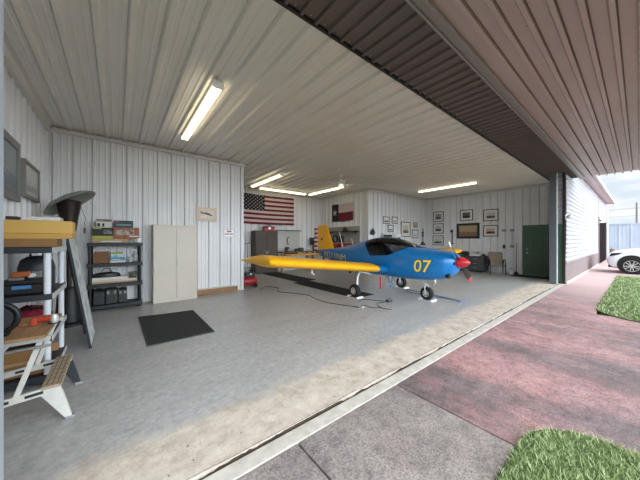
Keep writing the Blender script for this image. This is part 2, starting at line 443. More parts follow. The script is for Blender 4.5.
MB().prism([(-0.03, 0.0), (0.015, 0.0), (0.015, 0.08), (-0.05, 0.08), (-0.05, 0.07)], 'x', -15.0, 0.22).build('trough', M_white, gt)
MB().tube([(0.0, 0.0, 0.0), (0.0, 0.05, -0.12), (0.02, 0.33, -0.3), (0.02, 0.36, -0.5), (0.02, 0.36, -4.1)], 0.04, 8).build('downspout', M_white, gt)

# ---- pavement
def pave_material(name, base, pink, mixlo, mixhi, blots=0.6, reds=0.6, far_light=0.0):
    m = bpy.data.materials.new(name); m.use_nodes = True
    nt = m.node_tree; L = nt.links.new; b = nt.nodes['Principled BSDF']; b.inputs['Roughness'].default_value = 0.75
    tc = nt.nodes.new('ShaderNodeTexCoord'); P = tc.outputs['Object']
    mp = nt.nodes.new('ShaderNodeMapping'); mp.inputs['Scale'].default_value = (1.15, 0.42, 1); L(P, mp.inputs['Vector'])
    def noise(scale, detail, rough, vec, off=0):
        n = nt.nodes.new('ShaderNodeTexNoise'); n.inputs['Scale'].default_value = scale; n.inputs['Detail'].default_value = detail
        n.inputs['Roughness'].default_value = rough
        if off:
            q = nt.nodes.new('ShaderNodeMapping'); q.inputs['Location'].default_value = (off, off * 0.7, 0); L(vec, q.inputs['Vector']); vec = q.outputs['Vector']
        L(vec, n.inputs['Vector']); return n.outputs['Fac']
    def ramp(fac, stops):
        r = nt.nodes.new('ShaderNodeValToRGB'); cr = r.color_ramp
        cr.elements[0].position = stops[0][0]; cr.elements[0].color = stops[0][1]
        cr.elements[1].position = stops[-1][0]; cr.elements[1].color = stops[-1][1]
        for p, cc in stops[1:-1]:
            e = cr.elements.new(p); e.color = cc
        L(fac, r.inputs['Fac']); return r.outputs['Color']
    def mix(f, a, bb, mode='MIX'):
        n = nt.nodes.new('ShaderNodeMix'); n.data_type = 'RGBA'; n.blend_type = mode
        if isinstance(f, float): n.inputs['Factor'].default_value = f
        else: L(f, n.inputs['Factor'])
        for s_, v in ((6, a), (7, bb)):
            if isinstance(v, tuple): n.inputs[s_].default_value = v
            else: L(v, n.inputs[s_])
        return n.outputs[2]
    W = (1, 1, 1, 1); K = (0, 0, 0, 1)
    g = ramp(noise(2.4, 6, 0.7, P), [(0.3, base[0]), (0.5, base[1]), (0.72, base[2])])
    pk = ramp(noise(3.4, 6, 0.7, P, 5), [(0.3, pink[0]), (0.5, pink[1]), (0.72, pink[2])])
    col = mix(ramp(noise(1.15, 5, 0.62, mp.outputs['Vector'], 3.3), [(mixlo, K), (mixhi, W)]), g, pk)
    mid = ramp(noise(9, 7, 0.75, P, 1.7), [(0.3, rgb('#5f5a5a')), (0.5, (0.5, 0.5, 0.5, 1)), (0.7, rgb('#dcd6d4'))])
    col = mix(0.55, col, mid, 'OVERLAY')
    sp = ramp(noise(70, 4, 0.7, P), [(0.36, rgb('#5a5252')), (0.5, (0.5, 0.5, 0.5, 1)), (0.66, rgb('#f0e8e6'))])
    col = mix(0.5, col, sp, 'OVERLAY')
    blot = ramp(noise(1.0, 6, 0.68, mp.outputs['Vector'], 7.1), [(0.50, K), (0.68, W)])
    q_ = nt.nodes.new('ShaderNodeMath'); q_.operation = 'MULTIPLY'; q_.inputs[1].default_value = blots; L(blot, q_.inputs[0])
    col = mix(q_.outputs[0], col, rgb('#5b5355'))
    scuff = ramp(noise(1.9, 8, 0.78, mp.outputs['Vector'], 2.2), [(0.55, K), (0.70, W)])
    q_ = nt.nodes.new('ShaderNodeMath'); q_.operation = 'MULTIPLY'; q_.inputs[1].default_value = reds; L(scuff, q_.inputs[0])
    col = mix(q_.outputs[0], col, rgb('#b9766c'))
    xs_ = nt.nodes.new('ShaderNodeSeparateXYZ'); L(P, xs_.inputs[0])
    far_mix = nt.nodes.new('ShaderNodeMapRange'); far_mix.interpolation_type = 'SMOOTHSTEP'; far_mix.inputs['From Min'].default_value = 6.5; far_mix.inputs['From Max'].default_value = 13.0; far_mix.inputs['To Max'].default_value = far_light
    L(xs_.outputs['X'], far_mix.inputs['Value']); col = mix(far_mix.outputs[0], col, rgb('#cbb1b0'))  # paler with distance: brighter light on the far pavement put into its colour
    L(col, b.inputs['Base Color'])
    bp = nt.nodes.new('ShaderNodeBump'); bp.inputs['Strength'].default_value = 0.25; bp.inputs['Distance'].default_value = 0.01
    L(noise(60, 4, 0.6, P), bp.inputs['Height']); L(bp.outputs['Normal'], b.inputs['Normal'])
    return m
M_near = pave_material('grey_brown_concrete', [rgb('#7a7371'), rgb('#928a87'), rgb('#a69e99')], [rgb('#88807d'), rgb('#978d89'), rgb('#a69b96')], 0.45, 0.65, 0.2, 0.0)
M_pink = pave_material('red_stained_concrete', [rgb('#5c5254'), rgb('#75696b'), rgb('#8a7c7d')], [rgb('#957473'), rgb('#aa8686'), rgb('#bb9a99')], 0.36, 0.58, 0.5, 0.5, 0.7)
def arc(cx, cy, r, a0, a1, n=10):
    return [(cx + r * math.cos(a0 + (a1 - a0) * i / n), cy + r * math.sin(a0 + (a1 - a0) * i / n)) for i in range(n + 1)]
sl = MB()
for (x0, x1) in [(-8, -1.6), (-1.59, 1.044), (1.056, 2.272)]: sl.box(x0, x1, 0.56, YD0 - 0.006, -0.15, -0.004)
struct(sl, 'pavement_near', M_near, bevel=0.006)
pv = MB()
yt = YD0 - .006
pv.prism([(2.287, -14), (7.6, -14), (7.6, .56), (8.4, .56), (8.4, yt), (2.287, yt)], 'z', -.15, -.004)
for (x0, x1) in [(8.4, 11.4), (11.408, 16.2)]: pv.box(x0, x1, 0.56, yt, -0.15, -0.004)
pv.prism([(16.208, -14), (24, -14), (24, yt), (16.208, yt)], 'z', -.15, -.004)
pv.box(24.008, 60, -14, yt, -.15, -.004)
pv.box(12.1, 60, YD0 - 0.006, YD0 + 0.1, -0.15, -0.006)
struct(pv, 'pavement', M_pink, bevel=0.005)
struct(MB().box(-120, 160, -120, 120, -0.4, -0.16), 'ground', mat('bare_ground', '#7a7468', 0.9))
M_lawn = mat('lawn_soil_green', '#55663a', 0.9, col2='#44532c', scale=9)
near_poly = [(-8, 0.555), (2.34, 0.555)] + arc(2.36, 0.08, 0.47, PI / 2, 0, 8)[1:] + [(2.84, -14), (-8, -14)]
far_poly = [(16.3, 0.59), (8.2, 0.59)] + arc(8.2, -0.2, 0.79, PI / 2, PI, 10)[1:] + [(7.2, -14), (16.3, -14)]
struct(MB().prism(near_poly, 'z', -0.15, 0.012), 'lawn_near', M_lawn)
struct(MB().prism(far_poly, 'z', -0.15, 0.012), 'lawn_far', M_lawn)
def inside(poly, x, y):
    c_ = False; n = len(poly)
    for i in range(n):
        (x0, y0), (x1, y1) = poly[i], poly[i - 1]
        if (y0 > y) != (y1 > y) and x < (x1 - x0) * (y - y0) / (y1 - y0) + x0: c_ = not c_
    return c_
def blades(poly, bounds, count, h, w, seed):
    rn = random.Random(seed); vs = []; fs = []; ms = []
    x0, x1, y0, y1 = bounds
    k = 0
    while k < count:
        x, y = rn.uniform(x0, x1), rn.uniform(y0, y1)
        if not inside(poly, x, y): continue
        k += 1
        a = rn.uniform(0, 2 * PI); hh = h * rn.uniform(0.45, 1.15); ww = w * rn.uniform(0.7, 1.3); ln = hh * rn.uniform(0.2, 1.0); b = rn.uniform(0, 2 * PI)
        dx, dy = math.cos(a) * ww, math.sin(a) * ww; lx, ly = math.cos(b) * ln, math.sin(b) * ln
        i = len(vs)
        vs += [(x - dx, y - dy, 0.008), (x + dx, y + dy, 0.008), (x + lx * 0.4 + dx * 0.8, y + ly * 0.4 + dy * 0.8, hh * 0.6), (x + lx * 0.4 - dx * 0.8, y + ly * 0.4 - dy * 0.8, hh * 0.6), (x + lx, y + ly, hh)]
        fs += [(i, i + 1, i + 2, i + 3), (i + 3, i + 2, i + 4)]
        q = rn.choice((0, 0, 1, 1, 2)); ms += [q, q]
    mb = MB(); mb.v = vs; mb.f = fs; mb.m = ms; return mb
M_g1 = mat('grass_mid', '#93a86c', 0.6, spec=0.3); M_g2 = mat('grass_light', '#c6d3a2', 0.6, spec=0.3); M_g3 = mat('grass_deep', '#647c46', 0.6, spec=0.3)
g = blades(near_poly, (1.2, 3.0, -0.9, 0.56), 24000, 0.050, 0.0020, 1).build('grass', [M_g1, M_g2, M_g3])
tag(g, 'short green grass on the lawn corner nearest the camera', 'grass', kind='stuff')
g = blades(far_poly, (7.2, 16.3, -3.0, 0.62), 26000, 0.06, 0.006, 2).build('grass', [M_g1, M_g2, M_g3])
tag(g, 'bright green grass on the far lawn before the white car', 'grass', kind='stuff')

# ---- far pale blue metal building, pole and wires
fb = MB(); sheet(fb, (46.0, -22, -0.1), Y, Z, nX, 29.0, 3.45, pitch=0.9, base=0.16, top=0.08, h=0.05, minor=0.02)
fb.box(45.9, 46.1, -22, 7, 3.30, 3.42)
o = fb.build('wall_far_fence', mat('pale_blue_sheet_metal', '#c6d3e4', 0.5, var=0.08, scale=0.6)); o['kind'] = 'structure'
up = thing('utility_pole', 'wooden utility pole rising beyond the pale blue metal fence', 'utility pole', (60, 0.25, -0.16))
MB().cyl((0, 0, 0), (0, 0, 7.2), 0.14, 0.10, 10).build('pole', mat('grey_wood', '#8d8780', 0.9), up)
MB().box(-0.9, 0.9, -0.05, 0.05, 6.2, 6.32).build('crossarm', mat('grey_wood', '#8d8780', 0.9), up)
for i, (zz, xx) in enumerate([(6.30, 59.25), (6.30, 60.75), (5.2, 60.22)]):
    w = MB().tube([(xx, -24, zz), (xx, -12, zz - 0.3), (xx, 0.25, zz - 0.08), (xx, 12, zz - 0.4), (xx, 26, zz - 0.1)], 0.018, 5).build('overhead_wire', M_grey)
    tag(w, ['overhead wire on the nearer end of the pole crossarm', 'overhead wire on the farther end of the pole crossarm', 'lowest overhead wire, attached below the pole crossarm'][i], 'wire', 'overhead wires')
bo = thing('bollard', 'short tan bollard at the far corner of the sided building', 'bollard', (29.6, 1.3, -0.004))
MB().lathe([(0.12, 0), (0.12, 0.75), (0.09, 0.82), (0.02, 0.85)], n=14).build('post', mat('tan_bollard', '#8a6a4c', 0.7), bo, smooth=True)
MB().lathe([(0.2, 0), (0.2, 0.05), (0.13, 0.06)], n=14).build('base', M_kerb, bo)
def wall_lamp(loc, label):
    t = thing('security_light', label, 'outdoor light', loc)
    MB().box(-0.06, 0.06, -0.02, 0.0, -0.08, 0.08).build('mounting_plate', M_white, t, bevel=0.003)
    MB().tube([(0, -0.02, 0), (0, -0.06, 0.01), (0, -0.09, 0.0)], 0.016, 8).build('bracket', M_white, t)
    MB().lathe([(0.04, 0.02), (0.075, -0.01), (0.095, -0.10), (0.085, -0.11)], (-0.02, -0.12, 0.05), n=16).build('lamp_head', M_white, t, smooth=True)
wall_lamp((11.93, 1.574, 2.28), 'small white security light on the brown post beside the hangar door')
wall_lamp((23.03, 1.524, 2.60), 'small white security light beside the dark far door')
# ------------------------------------------------------------------ the aeroplane
M_blue = mat('blue_aircraft_paint', '#0571b4', 0.3, coat=0.15)
M_yel = mat('yellow_aircraft_paint', '#f0b00e', 0.32, coat=0.15)
M_ylet = mat('yellow_lettering', '#e9d05a', 0.4)
M_outl = mat('black_outline', '#23323a', 0.5)
def glass_mat():
    m = bpy.data.materials.new('tinted_canopy'); m.use_nodes = True
    nt = m.node_tree; nt.nodes.remove(nt.nodes['Principled BSDF'])
    t = nt.nodes.new('ShaderNodeBsdfTransparent'); t.inputs['Color'].default_value = (0.30, 0.31, 0.32, 1)
    g = nt.nodes.new('ShaderNodeBsdfGlossy'); g.inputs['Roughness'].default_value = 0.04; g.inputs['Color'].default_value = (0.8, 0.8, 0.8, 1)
    f = nt.nodes.new('ShaderNodeFresnel'); f.inputs['IOR'].default_value = 1.35
    x = nt.nodes.new('ShaderNodeMixShader')
    nt.links.new(f.outputs[0], x.inputs[0]); nt.links.new(t.outputs[0], x.inputs[1]); nt.links.new(g.outputs[0], x.inputs[2])
    nt.links.new(x.outputs[0], nt.nodes['Material Output'].inputs['Surface'])
    return m
AX, AY = 5.95, 4.65
plane = thing('airplane', 'small blue and yellow low-wing airplane numbered 07 parked in the hangar', 'airplane', (AX, AY, 0))
ST = [  # Y, half width, bottom, widest height, top, upper exponent, lower exponent
    (2.52, .20, .86, 1.00, 1.13, 2.2, 2.2), (2.56, .27, .77, .99, 1.18, 2.4, 2.2), (2.70, .37, .64, .98, 1.235, 2.6, 2.6),
    (3.05, .46, .555, .98, 1.28, 2.8, 3.0), (3.45, .52, .53, 1.0, 1.32, 2.8, 3.2), (3.75, .54, .52, 1.02, 1.44, 2.4, 3.4),
    (4.10, .55, .52, 1.05, 1.545, 2.2, 3.5), (4.45, .55, .52, 1.06, 1.585, 2.2, 3.5), (4.80, .54, .53, 1.06, 1.555, 2.2, 3.5),
    (5.15, .50, .55, 1.05, 1.475, 2.2, 3.3), (5.70, .40, .63, 1.04, 1.35, 2.3, 3.0), (6.40, .28, .75, 1.03, 1.245, 2.4, 2.6),
    (7.10, .16, .87, 1.02, 1.175, 2.3, 2.3), (7.62, .05, .96, 1.04, 1.12, 2.0, 2.0)]
def fus(y):
    """Catmull-Rom through the stations"""
    ys = [s[0] for s in ST]
    y = min(max(y, ys[0]), ys[-1]); i = 0
    while i < len(ys) - 2 and y > ys[i + 1]: i += 1
    t = (y - ys[i]) / (ys[i + 1] - ys[i]); out = []
    for k in range(1, 7):
        p1, p2 = ST[i][k], ST[i + 1][k]
        m1 = (ST[i + 1][k] - ST[i - 1][k]) / (ys[i + 1] - ys[i - 1]) if i > 0 else (p2 - p1) / (ys[i + 1] - ys[i])
        m2 = (ST[i + 2][k] - ST[i][k]) / (ys[i + 2] - ys[i]) if i + 2 < len(ys) else (p2 - p1) / (ys[i + 1] - ys[i])
        h = ys[i + 1] - ys[i]
        out.append((2 * t**3 - 3 * t**2 + 1) * p1 + (t**3 - 2 * t**2 + t) * h * m1 + (-2 * t**3 + 3 * t**2) * p2 + (t**3 - t**2) * h * m2)
    return out
def fus_x(y, z):
    w, zb, zm, zt, nu, nl = fus(y)
    q, e = ((z - zm) / (zt - zm), nu) if z > zm else ((zm - z) / (zm - zb), nl)
    q = min(abs(q), 1.0)
    return w * (1 - q ** e) ** (1 / e)
def is_glass(y, z):
    if z < 1.0: return False
    sill = 1.31 if y < 3.5 else 1.31 - (y - 3.5) * 0.42 if y < 4.0 else 1.10 - (y - 4.0) * 0.06
    front = 3.36 + (1.33 - z) * 0.1
    rear = 4.60 + (z - 1.08) * 0.90
    return z > sill and y > front and y < rear
NR = 96
def ring(y):
    w, zb, zm, zt, nu, nl = fus(y); out = []
    for k in range(NR):
        a = 2 * PI * k / NR; c_, s_ = math.cos(a), math.sin(a); n_ = nu if s_ > 0 else nl
        x = w * math.copysign(abs(c_) ** (2 / n_), c_); hgt = (zt - zm) if s_ > 0 else (zm - zb)
        out.append((x, y - AY, zm + hgt * math.copysign(abs(s_) ** (2 / n_), s_)))
    return out
ysamp = []; y = ST[0][0]
while y < ST[-1][0]: ysamp.append(y); y += 0.02
ysamp.append(ST[-1][0])
rings = [ring(y) for y in ysamp]
body = MB(); glass = MB()
allv = [p for r_ in rings for p in r_]
bf = []; gf = []
for i in range(len(rings) - 1):
    for k in range(NR):
        l = (k + 1) % NR; f = (i * NR + k, i * NR + l, (i + 1) * NR + l, (i + 1) * NR + k)
        zc = sum(allv[q][2] for q in f) / 4; yc = sum(allv[q][1] for q in f) / 4 + AY
        (gf if is_glass(yc, zc) else bf).append(f)
bf.append(tuple(range(NR))); bf.append(tuple((len(rings) - 1) * NR + k for k in range(NR)))
def sub(fs):
    idx = sorted({i for f in fs for i in f}); mp = {i: n for n, i in enumerate(idx)}
    mb = MB(); mb.add([allv[i] for i in idx], [tuple(mp[i] for i in f) for f in fs]); return mb
fuse = sub(bf).build('fuselage', M_blue, plane, smooth=True)
can = sub(gf).build('canopy', glass_mat(), plane, smooth=True, label='dark tinted bubble canopy')
# canopy hoop and sill frame
fm = MB()
def hoop(fn, z0, n=28, r=0.014, dx=0.004):
    pts = []
    for sgn in (-1, 1):
        side = []
        for i in range(n):
            pass
    return pts
zr = [1.08 + 0.42 * i / 14 for i in range(15)]
for sg in (-1, 1):
    pts = [(sg * (fus_x(4.60 + (z - 1.08) * 0.90, z) + 0.003), 4.60 + (z - 1.08) * 0.90 - AY, z) for z in zr if z < fus(4.60 + (z - 1.08) * 0.90)[3]]
    pts.append((0, 4.60 + (pts[-1][2] - 1.08) * 0.90 + 0.03 - AY, fus(5.05)[3] - 0.005))
    fm.tube(pts, 0.014, 6)
    ss = [(y_, (1.31 if y_ < 3.5 else 1.31 - (y_ - 3.5) * 0.42 if y_ < 4.0 else 1.10 - (y_ - 4.0) * 0.06)) for y_ in [3.45 + 0.05 * i for i in range(24)]]
    fm.tube([(sg * (fus_x(y_, z_) + 0.003), y_ - AY, z_) for y_, z_ in ss], 0.012, 6)
fm.build('frame', M_blue, can, smooth=True)
# roll bar and seats seen through the canopy
MB().tube([(-.42, 5.0 - AY, .9), (-.40, 4.95 - AY, 1.25), (-.25, 4.9 - AY, 1.46), (.25, 4.9 - AY, 1.46), (.40, 4.95 - AY, 1.25), (.42, 5.0 - AY, .9)], 0.022, 8).build('roll_bar', M_black, plane, smooth=True)
MB().box(-.47, .47, 3.55 - AY, 4.95 - AY, .74, .80).box(-.46, .46, 3.56 - AY, 3.62 - AY, .8, 1.25).build('cockpit_tub', M_black, plane)
for sx in (-0.24, 0.24):
    s_ = MB(); s_.bar((sx, 4.30 - AY, .80), (sx, 4.78 - AY, 0.84), .40, .12); s_.bar((sx, 4.74 - AY, .86), (sx, 4.92 - AY, 1.36), .38, .10)
    s_.build('seat', mat('grey_upholstery', '#77736c', 0.8), plane, bevel=0.03)
MB().prism([(3.62 - AY, 1.0), (3.72 - AY, 1.0), (3.66 - AY, 1.28), (3.52 - AY, 1.27), (3.46 - AY, 1.22)], 'x', -.42, .42).build('instrument_panel', M_black, plane)

# lettering wrapped on to both fuselage sides
def letter(body_, size, y0, z0, side, mats, name, shear=0.0, sx=1.0, bold=0.0, off=0.004, tilt=0.0):
    vs, fs = text_mesh(body_, size, shear, bold); out = []
    for (px, py, _) in vs:
        px *= sx
        # right-hand side (facing -x): reading direction runs tail to nose
        yy = y0 + (-px if side < 0 else px); zz = z0 + py + tilt * px
        out.append((side * (fus_x(yy, zz) + off), yy - AY, zz))
    mb = MB(); mb.add(out, fs); return mb.build(name, mats, plane)
for sd in (-1, 1):
    letter('07', 0.40, 3.13, 0.885, sd, M_outl, 'number_outline_lettering', 0.12, 0.95, 0.020, 0.004)
    letter('07', 0.40, 3.13, 0.885, sd, M_ylet, 'number_lettering', 0.12, 0.95, 0.006, 0.008)
    letter('N211NM', 0.295, 6.32, 0.965, sd, M_ylet, 'registration_lettering', -0.06 if sd < 0 else 0.06, 1.18, 0.0, 0.006, -0.055 if sd < 0 else 0.055)
# cowl: inlet, outlet, seam, exhaust
for x0 in (-.22, .13): MB().box(x0, x0 + .09, 2.50 - AY, 2.56 - AY, .95, 1.02).build('air_inlet', M_black, plane, bevel=0.02)
MB().cyl((-.22, 2.60 - AY, .70), (-.22, 2.68 - AY, .70), .055, .05, 14).build('carburettor_inlet', M_black, plane, smooth=True)
MB().tube([(-.12, 3.0 - AY, .58), (-.13, 2.98 - AY, .50), (-.14, 3.02 - AY, .44)], 0.026, 10).build('exhaust_pipe', M_steel, plane, smooth=True)
sm = MB()
for yy in (3.42,):
    pts = [(p[0] * 1.004, p[1], p[2] + (0.003 if p[2] > 1 else -0.003)) for p in ring(yy)]
    sm.tube(pts, 0.004, 4, closed=True)
sm.build('cowl_seam', mat('dark_blue_seam', '#0c4f86', 0.4), fuse)
# spinner and propeller
MB().lathe([(0.125, 0.0), (0.128, -0.03), (0.118, -0.09), (0.092, -0.16), (0.058, -0.215), (0.025, -0.25), (0.004, -0.26)], (0, 2.53 - AY, 1.005), 'y', 28).build('spinner', mat('red_spinner', '#c4202e', 0.3, coat=0.3), plane, smooth=True)
pang = math.radians(141)
def blade(ang):
    """twisted tapered propeller blade, tip painted"""
    mb = MB(); vs = []; N = 18; K = 8; c0 = Vector((0, 2.47 - AY, 1.005))
    for i in range(N):
        t = i / (N - 1); r_ = 0.10 + 0.63 * t
        ch = (0.035 + 0.035 * math.sin(min(t * 1.5, 1) * PI * 0.62)) * (1 - max(0, t - .8) * 1.6); th = 0.026 * (1 - .75 * t); tw = math.radians(52 - 36 * t)
        for k in range(K):
            a = 2 * PI * k / K; u, v_ = ch * math.cos(a), th * math.sin(a)
            tx, ty = u * math.cos(tw) + v_ * math.sin(tw), -u * math.sin(tw) + v_ * math.cos(tw)
            rx, rz = math.cos(ang), math.sin(ang)
            vs.append((c0.x + rx * r_ - rz * tx, c0.y + ty, c0.z + rz * r_ + rx * tx))
    for i in range(N - 1):
        for k in range(K):
            l = (k + 1) % K
            mb.m.append(0); mb.f.append((i * K + k, i * K + l, (i + 1) * K + l, (i + 1) * K + k))
            if i >= N - 4: mb.m[-1] = 1
    mb.f.append(tuple(range(K))); mb.m.append(0); mb.f.append(tuple((N - 1) * K + k for k in range(K))); mb.m.append(1)
    mb.v = vs; return mb
M_prop = mat('black_propeller', '#1c1c1e', 0.22, coat=0.4); M_tip = mat('red_tip', '#cf3a35', 0.4); M_wtip = mat('pale_tip', '#d9d9d6', 0.3)
blade(pang).build('propeller_blade', [M_prop, M_wtip], plane, smooth=True)
blade(pang + PI).build('propeller_blade', [M_prop, M_tip], plane, smooth=True)
# wings: constant chord, slight dihedral
def foil(n=18):
    up = []; lo = []
    for i in range(n + 1):
        x = 0.5 * (1 - math.cos(PI * i / n))
        t = 0.165 / 0.2 * (0.2969 * math.sqrt(x) - .1260 * x - .3516 * x**2 + .2843 * x**3 - .1015 * x**4)
        cm = 0.022 * 4 * x * (1 - x)
        up.append((x, cm + t)); lo.append((x, cm - t))
    return up + lo[::-1][1:-1]
FO = foil()
CH = 1.40; LEY = 4.0
def wing_z(ax): return 0.715 + (ax - 0.5) * 0.108
for sd in (-1, 1):
    mb = MB(); vs = []; st = [0.86, 1.6, 2.4, 3.2, 3.76, 3.83, 3.86]; sc_t = [1, 1, 1, 1, 1, 0.8, 0.35]
    for a, q in zip(st, sc_t):
        for (x, z) in FO:
            vs.append((sd * a, LEY - AY + CH * (x if q == 1 else 0.03 * (1 - q) + x * (1 - 0.05 * (1 - q))), wing_z(a) + CH * (z * q + 0.02 * (1 - q)) + (0.5 - x) * 0.05))
    n = len(FO)
    fs = [(i * n + k, i * n + (k + 1) % n, (i + 1) * n + (k + 1) % n, (i + 1) * n + k) for i in range(len(st) - 1) for k in range(n)]
    fs += [tuple(range(n)), tuple((len(st) - 1) * n + k for k in range(n))]
    mb.add(vs, fs); wg = mb.build('wing', M_yel, plane, smooth=True)
    # root fairing with dark walkway
    mb = MB(); vs = []; st = [0.40, 0.86]
    for a in st:
        for (x, z) in FO: vs.append((sd * a, LEY - AY + CH * x, wing_z(a) + CH * z * (1.0 if a > .5 else 1.02) + (0.5 - x) * 0.05))
    fs = [(k, (k + 1) % n, n + (k + 1) % n, n + k) for k in range(n)] + [tuple(range(n)), tuple(range(n, 2 * n))]
    ms = [1 if (FO[k][1] > 0.03 and FO[k][0] > 0.06 and k < n / 2) else 0 for k in range(n)] + [0, 0]
    mb.add(vs, fs); mb.m = ms; mb.build('wing_root', [M_blue, mat('dark_walkway', '#2b3440', 0.8)], plane, smooth=True)
    # flaperon hinge line and rivet rows
    hl = MB(); hl.bar((sd * 0.9, LEY - AY + CH * .80, wing_z(.9) + CH * .052 - .012), (sd * 3.7, LEY - AY + CH * .80, wing_z(3.7) + CH * .052 - .012), 0.012, 0.006)
    hl.build('flaperon_gap', mat('dark_yellow_gap', '#8a6a10', 0.6), wg)
    # pitot probe / tie-down ring under the near wing
    MB().tube([(sd * 2.7, 4.35 - AY, wing_z(2.7) - .05), (sd * 2.7, 4.35 - AY, wing_z(2.7) - .16), (sd * 2.7, 4.28 - AY, wing_z(2.7) - .18)], 0.012, 6).build('tie_down_fitting', M_white, plane)
# stabilator, fin, rudder
mb = MB(); vs = []; st = [-1.40, -1.37, -0.6, 0.0, 0.6, 1.37, 1.40]
for a in st:
    q = 0.5 if abs(a) > 1.39 else 1
    for (x, z) in FO: vs.append((a, 7.18 - AY + 0.60 * x, 0.985 + 0.60 * (z - 0.01) * 0.62 * q))
n = len(FO)
fs = [(i * n + k, i * n + (k + 1) % n, (i + 1) * n + (k + 1) % n, (i + 1) * n + k) for i in range(len(st) - 1) for k in range(n)] + [tuple(range(n)), tuple((len(st) - 1) * n + k for k in range(n))]
mb.add(vs, fs).build('stabilator', M_yel, plane, smooth=True)
def fin_section(z, le, te, th):
    c_ = te - le
    return [(th * math.sin(PI * min(1, (x ** 0.6))) * 0.5 + 0.006, le + c_ * x, z) for x in [i / 10 for i in range(11)]]
mb = MB(); secs = []
for z, le, te, th in [(1.08, 6.62, 7.60, .075), (1.22, 6.68, 7.60, .07), (1.65, 6.87, 7.59, .06), (1.97, 7.0, 7.58, .05), (2.03, 7.05, 7.56, .03), (2.05, 7.12, 7.50, .01)]:
    h_ = fin_section(z, le, te, th); secs.append([(x, y_ - AY, z_) for x, y_, z_ in h_] + [(-x, y_ - AY, z_) for x, y_, z_ in h_[::-1]])
n = 22
for s_ in secs: mb.v += s_
for i in range(len(secs) - 1):
    for k in range(n): mb.f.append((i * n + k, i * n + (k + 1) % n, (i + 1) * n + (k + 1) % n, (i + 1) * n + k)); mb.m.append(0)
mb.f += [tuple(range(n)), tuple((len(secs) - 1) * n + k for k in range(n))]; mb.m += [0, 0]
fin = mb.build('tail_fin', M_yel, plane, smooth=True)
for sd in (-1, 1):
    em = MB(); em.torus((sd * 0.040, 7.30 - AY, 1.53), 0.040, 0.007, 'x', 20, 6)
    em.box(sd * 0.034, sd * 0.046, 7.292 - AY, 7.308 - AY, 1.495, 1.565).box(sd * .034, sd * .046, 7.265 - AY, 7.335 - AY, 1.522, 1.536)
    em.build('emblem', M_black, fin)
rd = MB(); NS = 11
for i in range(NS):
    z0, z1 = 1.07 + 0.88 * i / NS, 1.07 + 0.88 * (i + 1) / NS
    rd.add([(-.032, 7.615 - AY, z0), (.032, 7.615 - AY, z0), (.006, 7.80 - AY, z0), (-.006, 7.80 - AY, z0), (-.032, 7.615 - AY, z1), (.032, 7.615 - AY, z1), (.006, 7.80 - AY, z1), (-.006, 7.80 - AY, z1)],
           [(0, 3, 2, 1), (4, 5, 6, 7), (0, 1, 5, 4), (1, 2, 6, 5), (2, 3, 7, 6), (3, 0, 4, 7)], i % 2)
rd.build('rudder', [mat('rudder_red', '#8f1d22', 0.4), mat('rudder_white', '#e4e2e0', 0.4)], plane, label='rudder in red and white stripes')
# landing gear
def wheel(x, y_, rr, w_):
    t = MB().lathe([(rr * .52, -w_ / 2), (rr * .80, -w_ / 2), (rr * .95, -w_ * .34), (rr, -w_ * .12), (rr, w_ * .12), (rr * .95, w_ * .34), (rr * .80, w_ / 2), (rr * .52, w_ / 2)], (x, y_, rr), 'x', 32, closed=True).build('wheel', M_rubber, plane, smooth=True)
    h_ = MB().lathe([(0.03, -w_ * .42), (rr * .50, -w_ * .40), (rr * .53, -w_ * .46), (rr * .53, w_ * .46), (rr * .50, w_ * .40), (0.03, w_ * .42)], (x, y_, rr), 'x', 24)
    for k in range(6):
        a = 2 * PI * k / 6
        for s_ in (-1, 1): h_.cyl((x + s_ * w_ * .40, y_ + rr * .32 * math.cos(a), rr + rr * .32 * math.sin(a)), (x + s_ * w_ * .43, y_ + rr * .32 * math.cos(a), rr + rr * .32 * math.sin(a)), rr * .09, n=10, mi=1)
    h_.build('hub', [M_alu, M_black], t, smooth=True)
    return t
for sd in (-1, 1):
    wheel(sd * 1.05, 0.02, 0.17, 0.13)
    lg = MB(); lg.tube([(sd * .45, .02, .56), (sd * .86, .02, .66), (sd * .955, .02, .52), (sd * .965, .02, .17)], [.03, .032, .03, .026], 10)
    lg.build('main_gear_leg', M_white, plane, smooth=True)
    MB().cyl((sd * .945, .02, .17), (sd * 1.02, .02, .17), .02, n=10).build('axle', M_steel, plane)
    MB().tube([(sd * .97, .05, .75), (sd * .97, .09, .5), (sd * .965, .05, .2)], .006, 6).build('brake_line', M_black, plane)
nx, ny = 0.12, 3.32 - AY
wheel(nx, ny, 0.165, 0.12)
ng = MB(); ng.tube([(0.02, 3.62 - AY, .62), (0.06, 3.50 - AY, .50), (nx - .01, ny + .02, .385)], [.022, .022, .024], 10)
ng.tube([(nx - .085, ny, .165), (nx - .085, ny + .01, .33), (nx - .02, ny + .02, .385), (nx + .03, ny + .02, .385), (nx + .085, ny + .01, .33), (nx + .085, ny, .165)], .014, 8)
ng.cyl((nx - .095, ny, .165), (nx + .095, ny, .165), .013, n=8)
ng.build('nose_gear_strut', M_alu, plane, smooth=True)
MB().tube([(-.42, 3.95 - AY, .56), (-.50, 3.92 - AY, .44), (-.50, 3.90 - AY, .36)], .014, 8).tube([(-.50, 3.90 - AY, .36), (-.62, 3.88 - AY, .34)], .018, 8).tube([(-.40, 4.12 - AY, .56), (-.49, 3.98 - AY, .40)], .010, 8).build('boarding_step', M_blue, plane)
MB().tube([(0, 5.75 - AY, 1.33), (0, 5.8 - AY, 1.50), (0, 5.83 - AY, 1.55)], .008, 6).build('antenna', M_white, plane)

